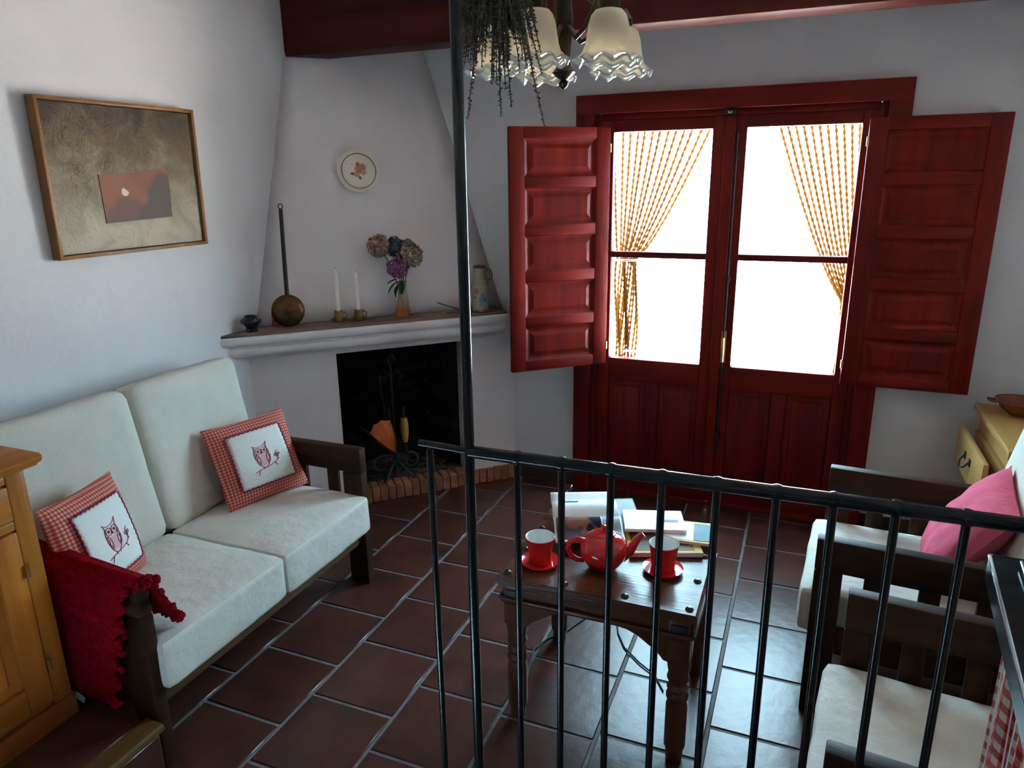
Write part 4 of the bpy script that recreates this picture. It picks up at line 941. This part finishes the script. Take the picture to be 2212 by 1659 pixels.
# ------------------------------------------------------------------ chandelier
CC = Vector((1.535, .705, 1.978))
cl = thing('chandelier', 'aged brass chandelier with five ruffled frosted glass bell shades', 'chandelier', CC)
MB().lathe([(.002, 0), (.010, .006), (.013, .015), (.008, .022), (.020, .030), (.030, .040), (.020, .052), (.016, .070), (.021, .12), (.023, .17), (.018, .22), (.028, .25), (.030, .28), (.014, .31), (.008, .36), (.004, .40)], 20).build('stem', AGEDBR, cl)
pts = [(0, 0, lerp(.40, ZC - 1.978, i / 12)) for i in range(13)]
mb = MB()
for i in range(11):
    z = .41 + i * .030; a = (i % 2) * PI / 2
    mb.tube([(math.cos(a) * .009 * math.cos(t), math.sin(a) * .009 * math.cos(t), z + .018 * math.sin(t)) for t in [2 * PI * q / 12 for q in range(12)]], .0025, 6, True)
mb.build('chain', AGEDBR, cl); MB().lathe([(.001, .690), (.03, .694), (.05, .712), (.052, .721)], 20).build('ceiling_rose', AGEDBR, cl)
rr3 = Vector((.926, .377, 0)).normalized(); ff3 = Vector((-.377, .926, 0)).normalized()
NS = 60
def ruffle(r, z, a):
    k = max(0.0, min(1.0, (.022 - z) / .026)); return r * (1 + .075 * k * math.cos(9 * a) + .03 * k * math.cos(18 * a + 1)), z + .007 * k * math.cos(9 * a + .8)
for deg in (-116, -57, 24, 101, 174):
    a = math.radians(deg); d = rr3 * math.cos(a) + ff3 * math.sin(a); R_ = .175
    s0 = d * R_ + Vector((0, 0, .045))
    MB().tube([d * .014 + Vector((0, 0, .15)), d * .05 + Vector((0, 0, .115)), d * .09 + Vector((0, 0, .135)), d * .13 + Vector((0, 0, .185)), d * .165 + Vector((0, 0, .195)), d * R_ + Vector((0, 0, .175))], [.006] * 6, 10).build('arm', AGEDBR, cl)
    MB().tube([d * .016 + Vector((0, 0, .24)), d * .06 + Vector((0, 0, .27)), d * .10 + Vector((0, 0, .235)), d * .085 + Vector((0, 0, .205)), d * .07 + Vector((0, 0, .215))], .004, 8).build('scroll', AGEDBR, cl)
    T_ = Matrix.Translation(s0)
    MB().lathe([(.020, .105), (.024, .108), (.026, .130), (.016, .145), (.010, .155)], 16, T_).build('socket', AGEDBR, cl)
    sd = MB().lathe([(.020, .112), (.031, .109), (.040, .099), (.046, .080), (.049, .058), (.053, .036), (.060, .018), (.068, .006)], NS, T_, ruffle, cap=False).build('shade', SHADE, cl, solid=.003)
    MB().lathe([(.068, .006), (.074, -.001), (.078, -.004)], NS, T_, ruffle, cap=False).build('ruffled_rim', CLEARRIM, sd, solid=.004)

# ------------------------------------------------------------------ dried herb bunch hung from the beam
hbn = thing('herb_bunch', 'bunch of dried lavender hanging upside down by the tall post', 'bunch', (1.545, .24, 2.40))
mb = MB(); rnd = random.Random(11)
def bumps(mb, pts, r0):
    n = len(pts) - 1; cnt = 20
    for q in range(cnt):
        t = q / (cnt - 1) * n; i = min(int(t), n - 1); p = Vector(pts[i]).lerp(Vector(pts[i + 1]), t - i)
        for h in range(3):
            d = Vector((rnd.uniform(-1, 1), rnd.uniform(-1, 1), rnd.uniform(-1.2, .2))).normalized(); L_ = r0 * rnd.uniform(1.0, 2.1) * (1.15 - .6 * q / cnt); sd = d.orthogonal().normalized() * L_ * .30
            vs = [mb.b.verts.new(v) for v in (p, p + d * L_ * .5 + sd, p + d * L_, p + d * L_ * .5 - sd)]; mb.b.faces.new(vs)
    mb.tube([pts[0], pts[-1]] if n == 1 else pts, .0011, 4)
ms = MB()
for k in range(150):
    a = rnd.uniform(-1, 1); b_ = rnd.uniform(-1, 1); L_ = rnd.uniform(.30, .47) * (1 - .10 * abs(a))
    tipv = rr3 * (a * .075) + ff3 * (b_ * .055) + Vector((0, 0, -L_)); top = rr3 * a * .012 + ff3 * b_ * .012
    mid = rr3 * (a * .040) + ff3 * (b_ * .03) + Vector((0, 0, -L_ * .55))
    sw = rr3 * rnd.uniform(-.012, .012) + ff3 * rnd.uniform(-.01, .01)
    ms.tube([top, mid * .5 + top * .5, mid], .0013, 4)
    bumps(mb, [mid, mid.lerp(tipv, .5) + sw, tipv + sw * 1.6], .0062)
for dx, dz, dd in ((-.060, -.52, 0), (.008, -.515, .01), (.098, -.545, -.01), (.03, -.50, .02), (.092, -.44, .0)):
    tipv = rr3 * dx + ff3 * dd + Vector((0, 0, dz)); mid = rr3 * dx * .5 + Vector((0, 0, dz * .6)); ms.tube([(0, 0, 0), mid, mid.lerp(tipv, .6)], .0015, 4); bumps(mb, [mid.lerp(tipv, .35), mid.lerp(tipv, .7), tipv], .0052)
mb.build('flower_spikes', HERB, hbn, kind='stuff'); ms.build('stalks', HERB, hbn, kind='stuff')
MB().tube([(0, 0, -.03), (0, 0, .01)], .02, 10).build('twine', mat('twine', (.25, .18, .10), .9), hbn)
MB().tube([(0, 0, 0), (0, .0, .10)], .003, 6).build('cord', CABLE, hbn)
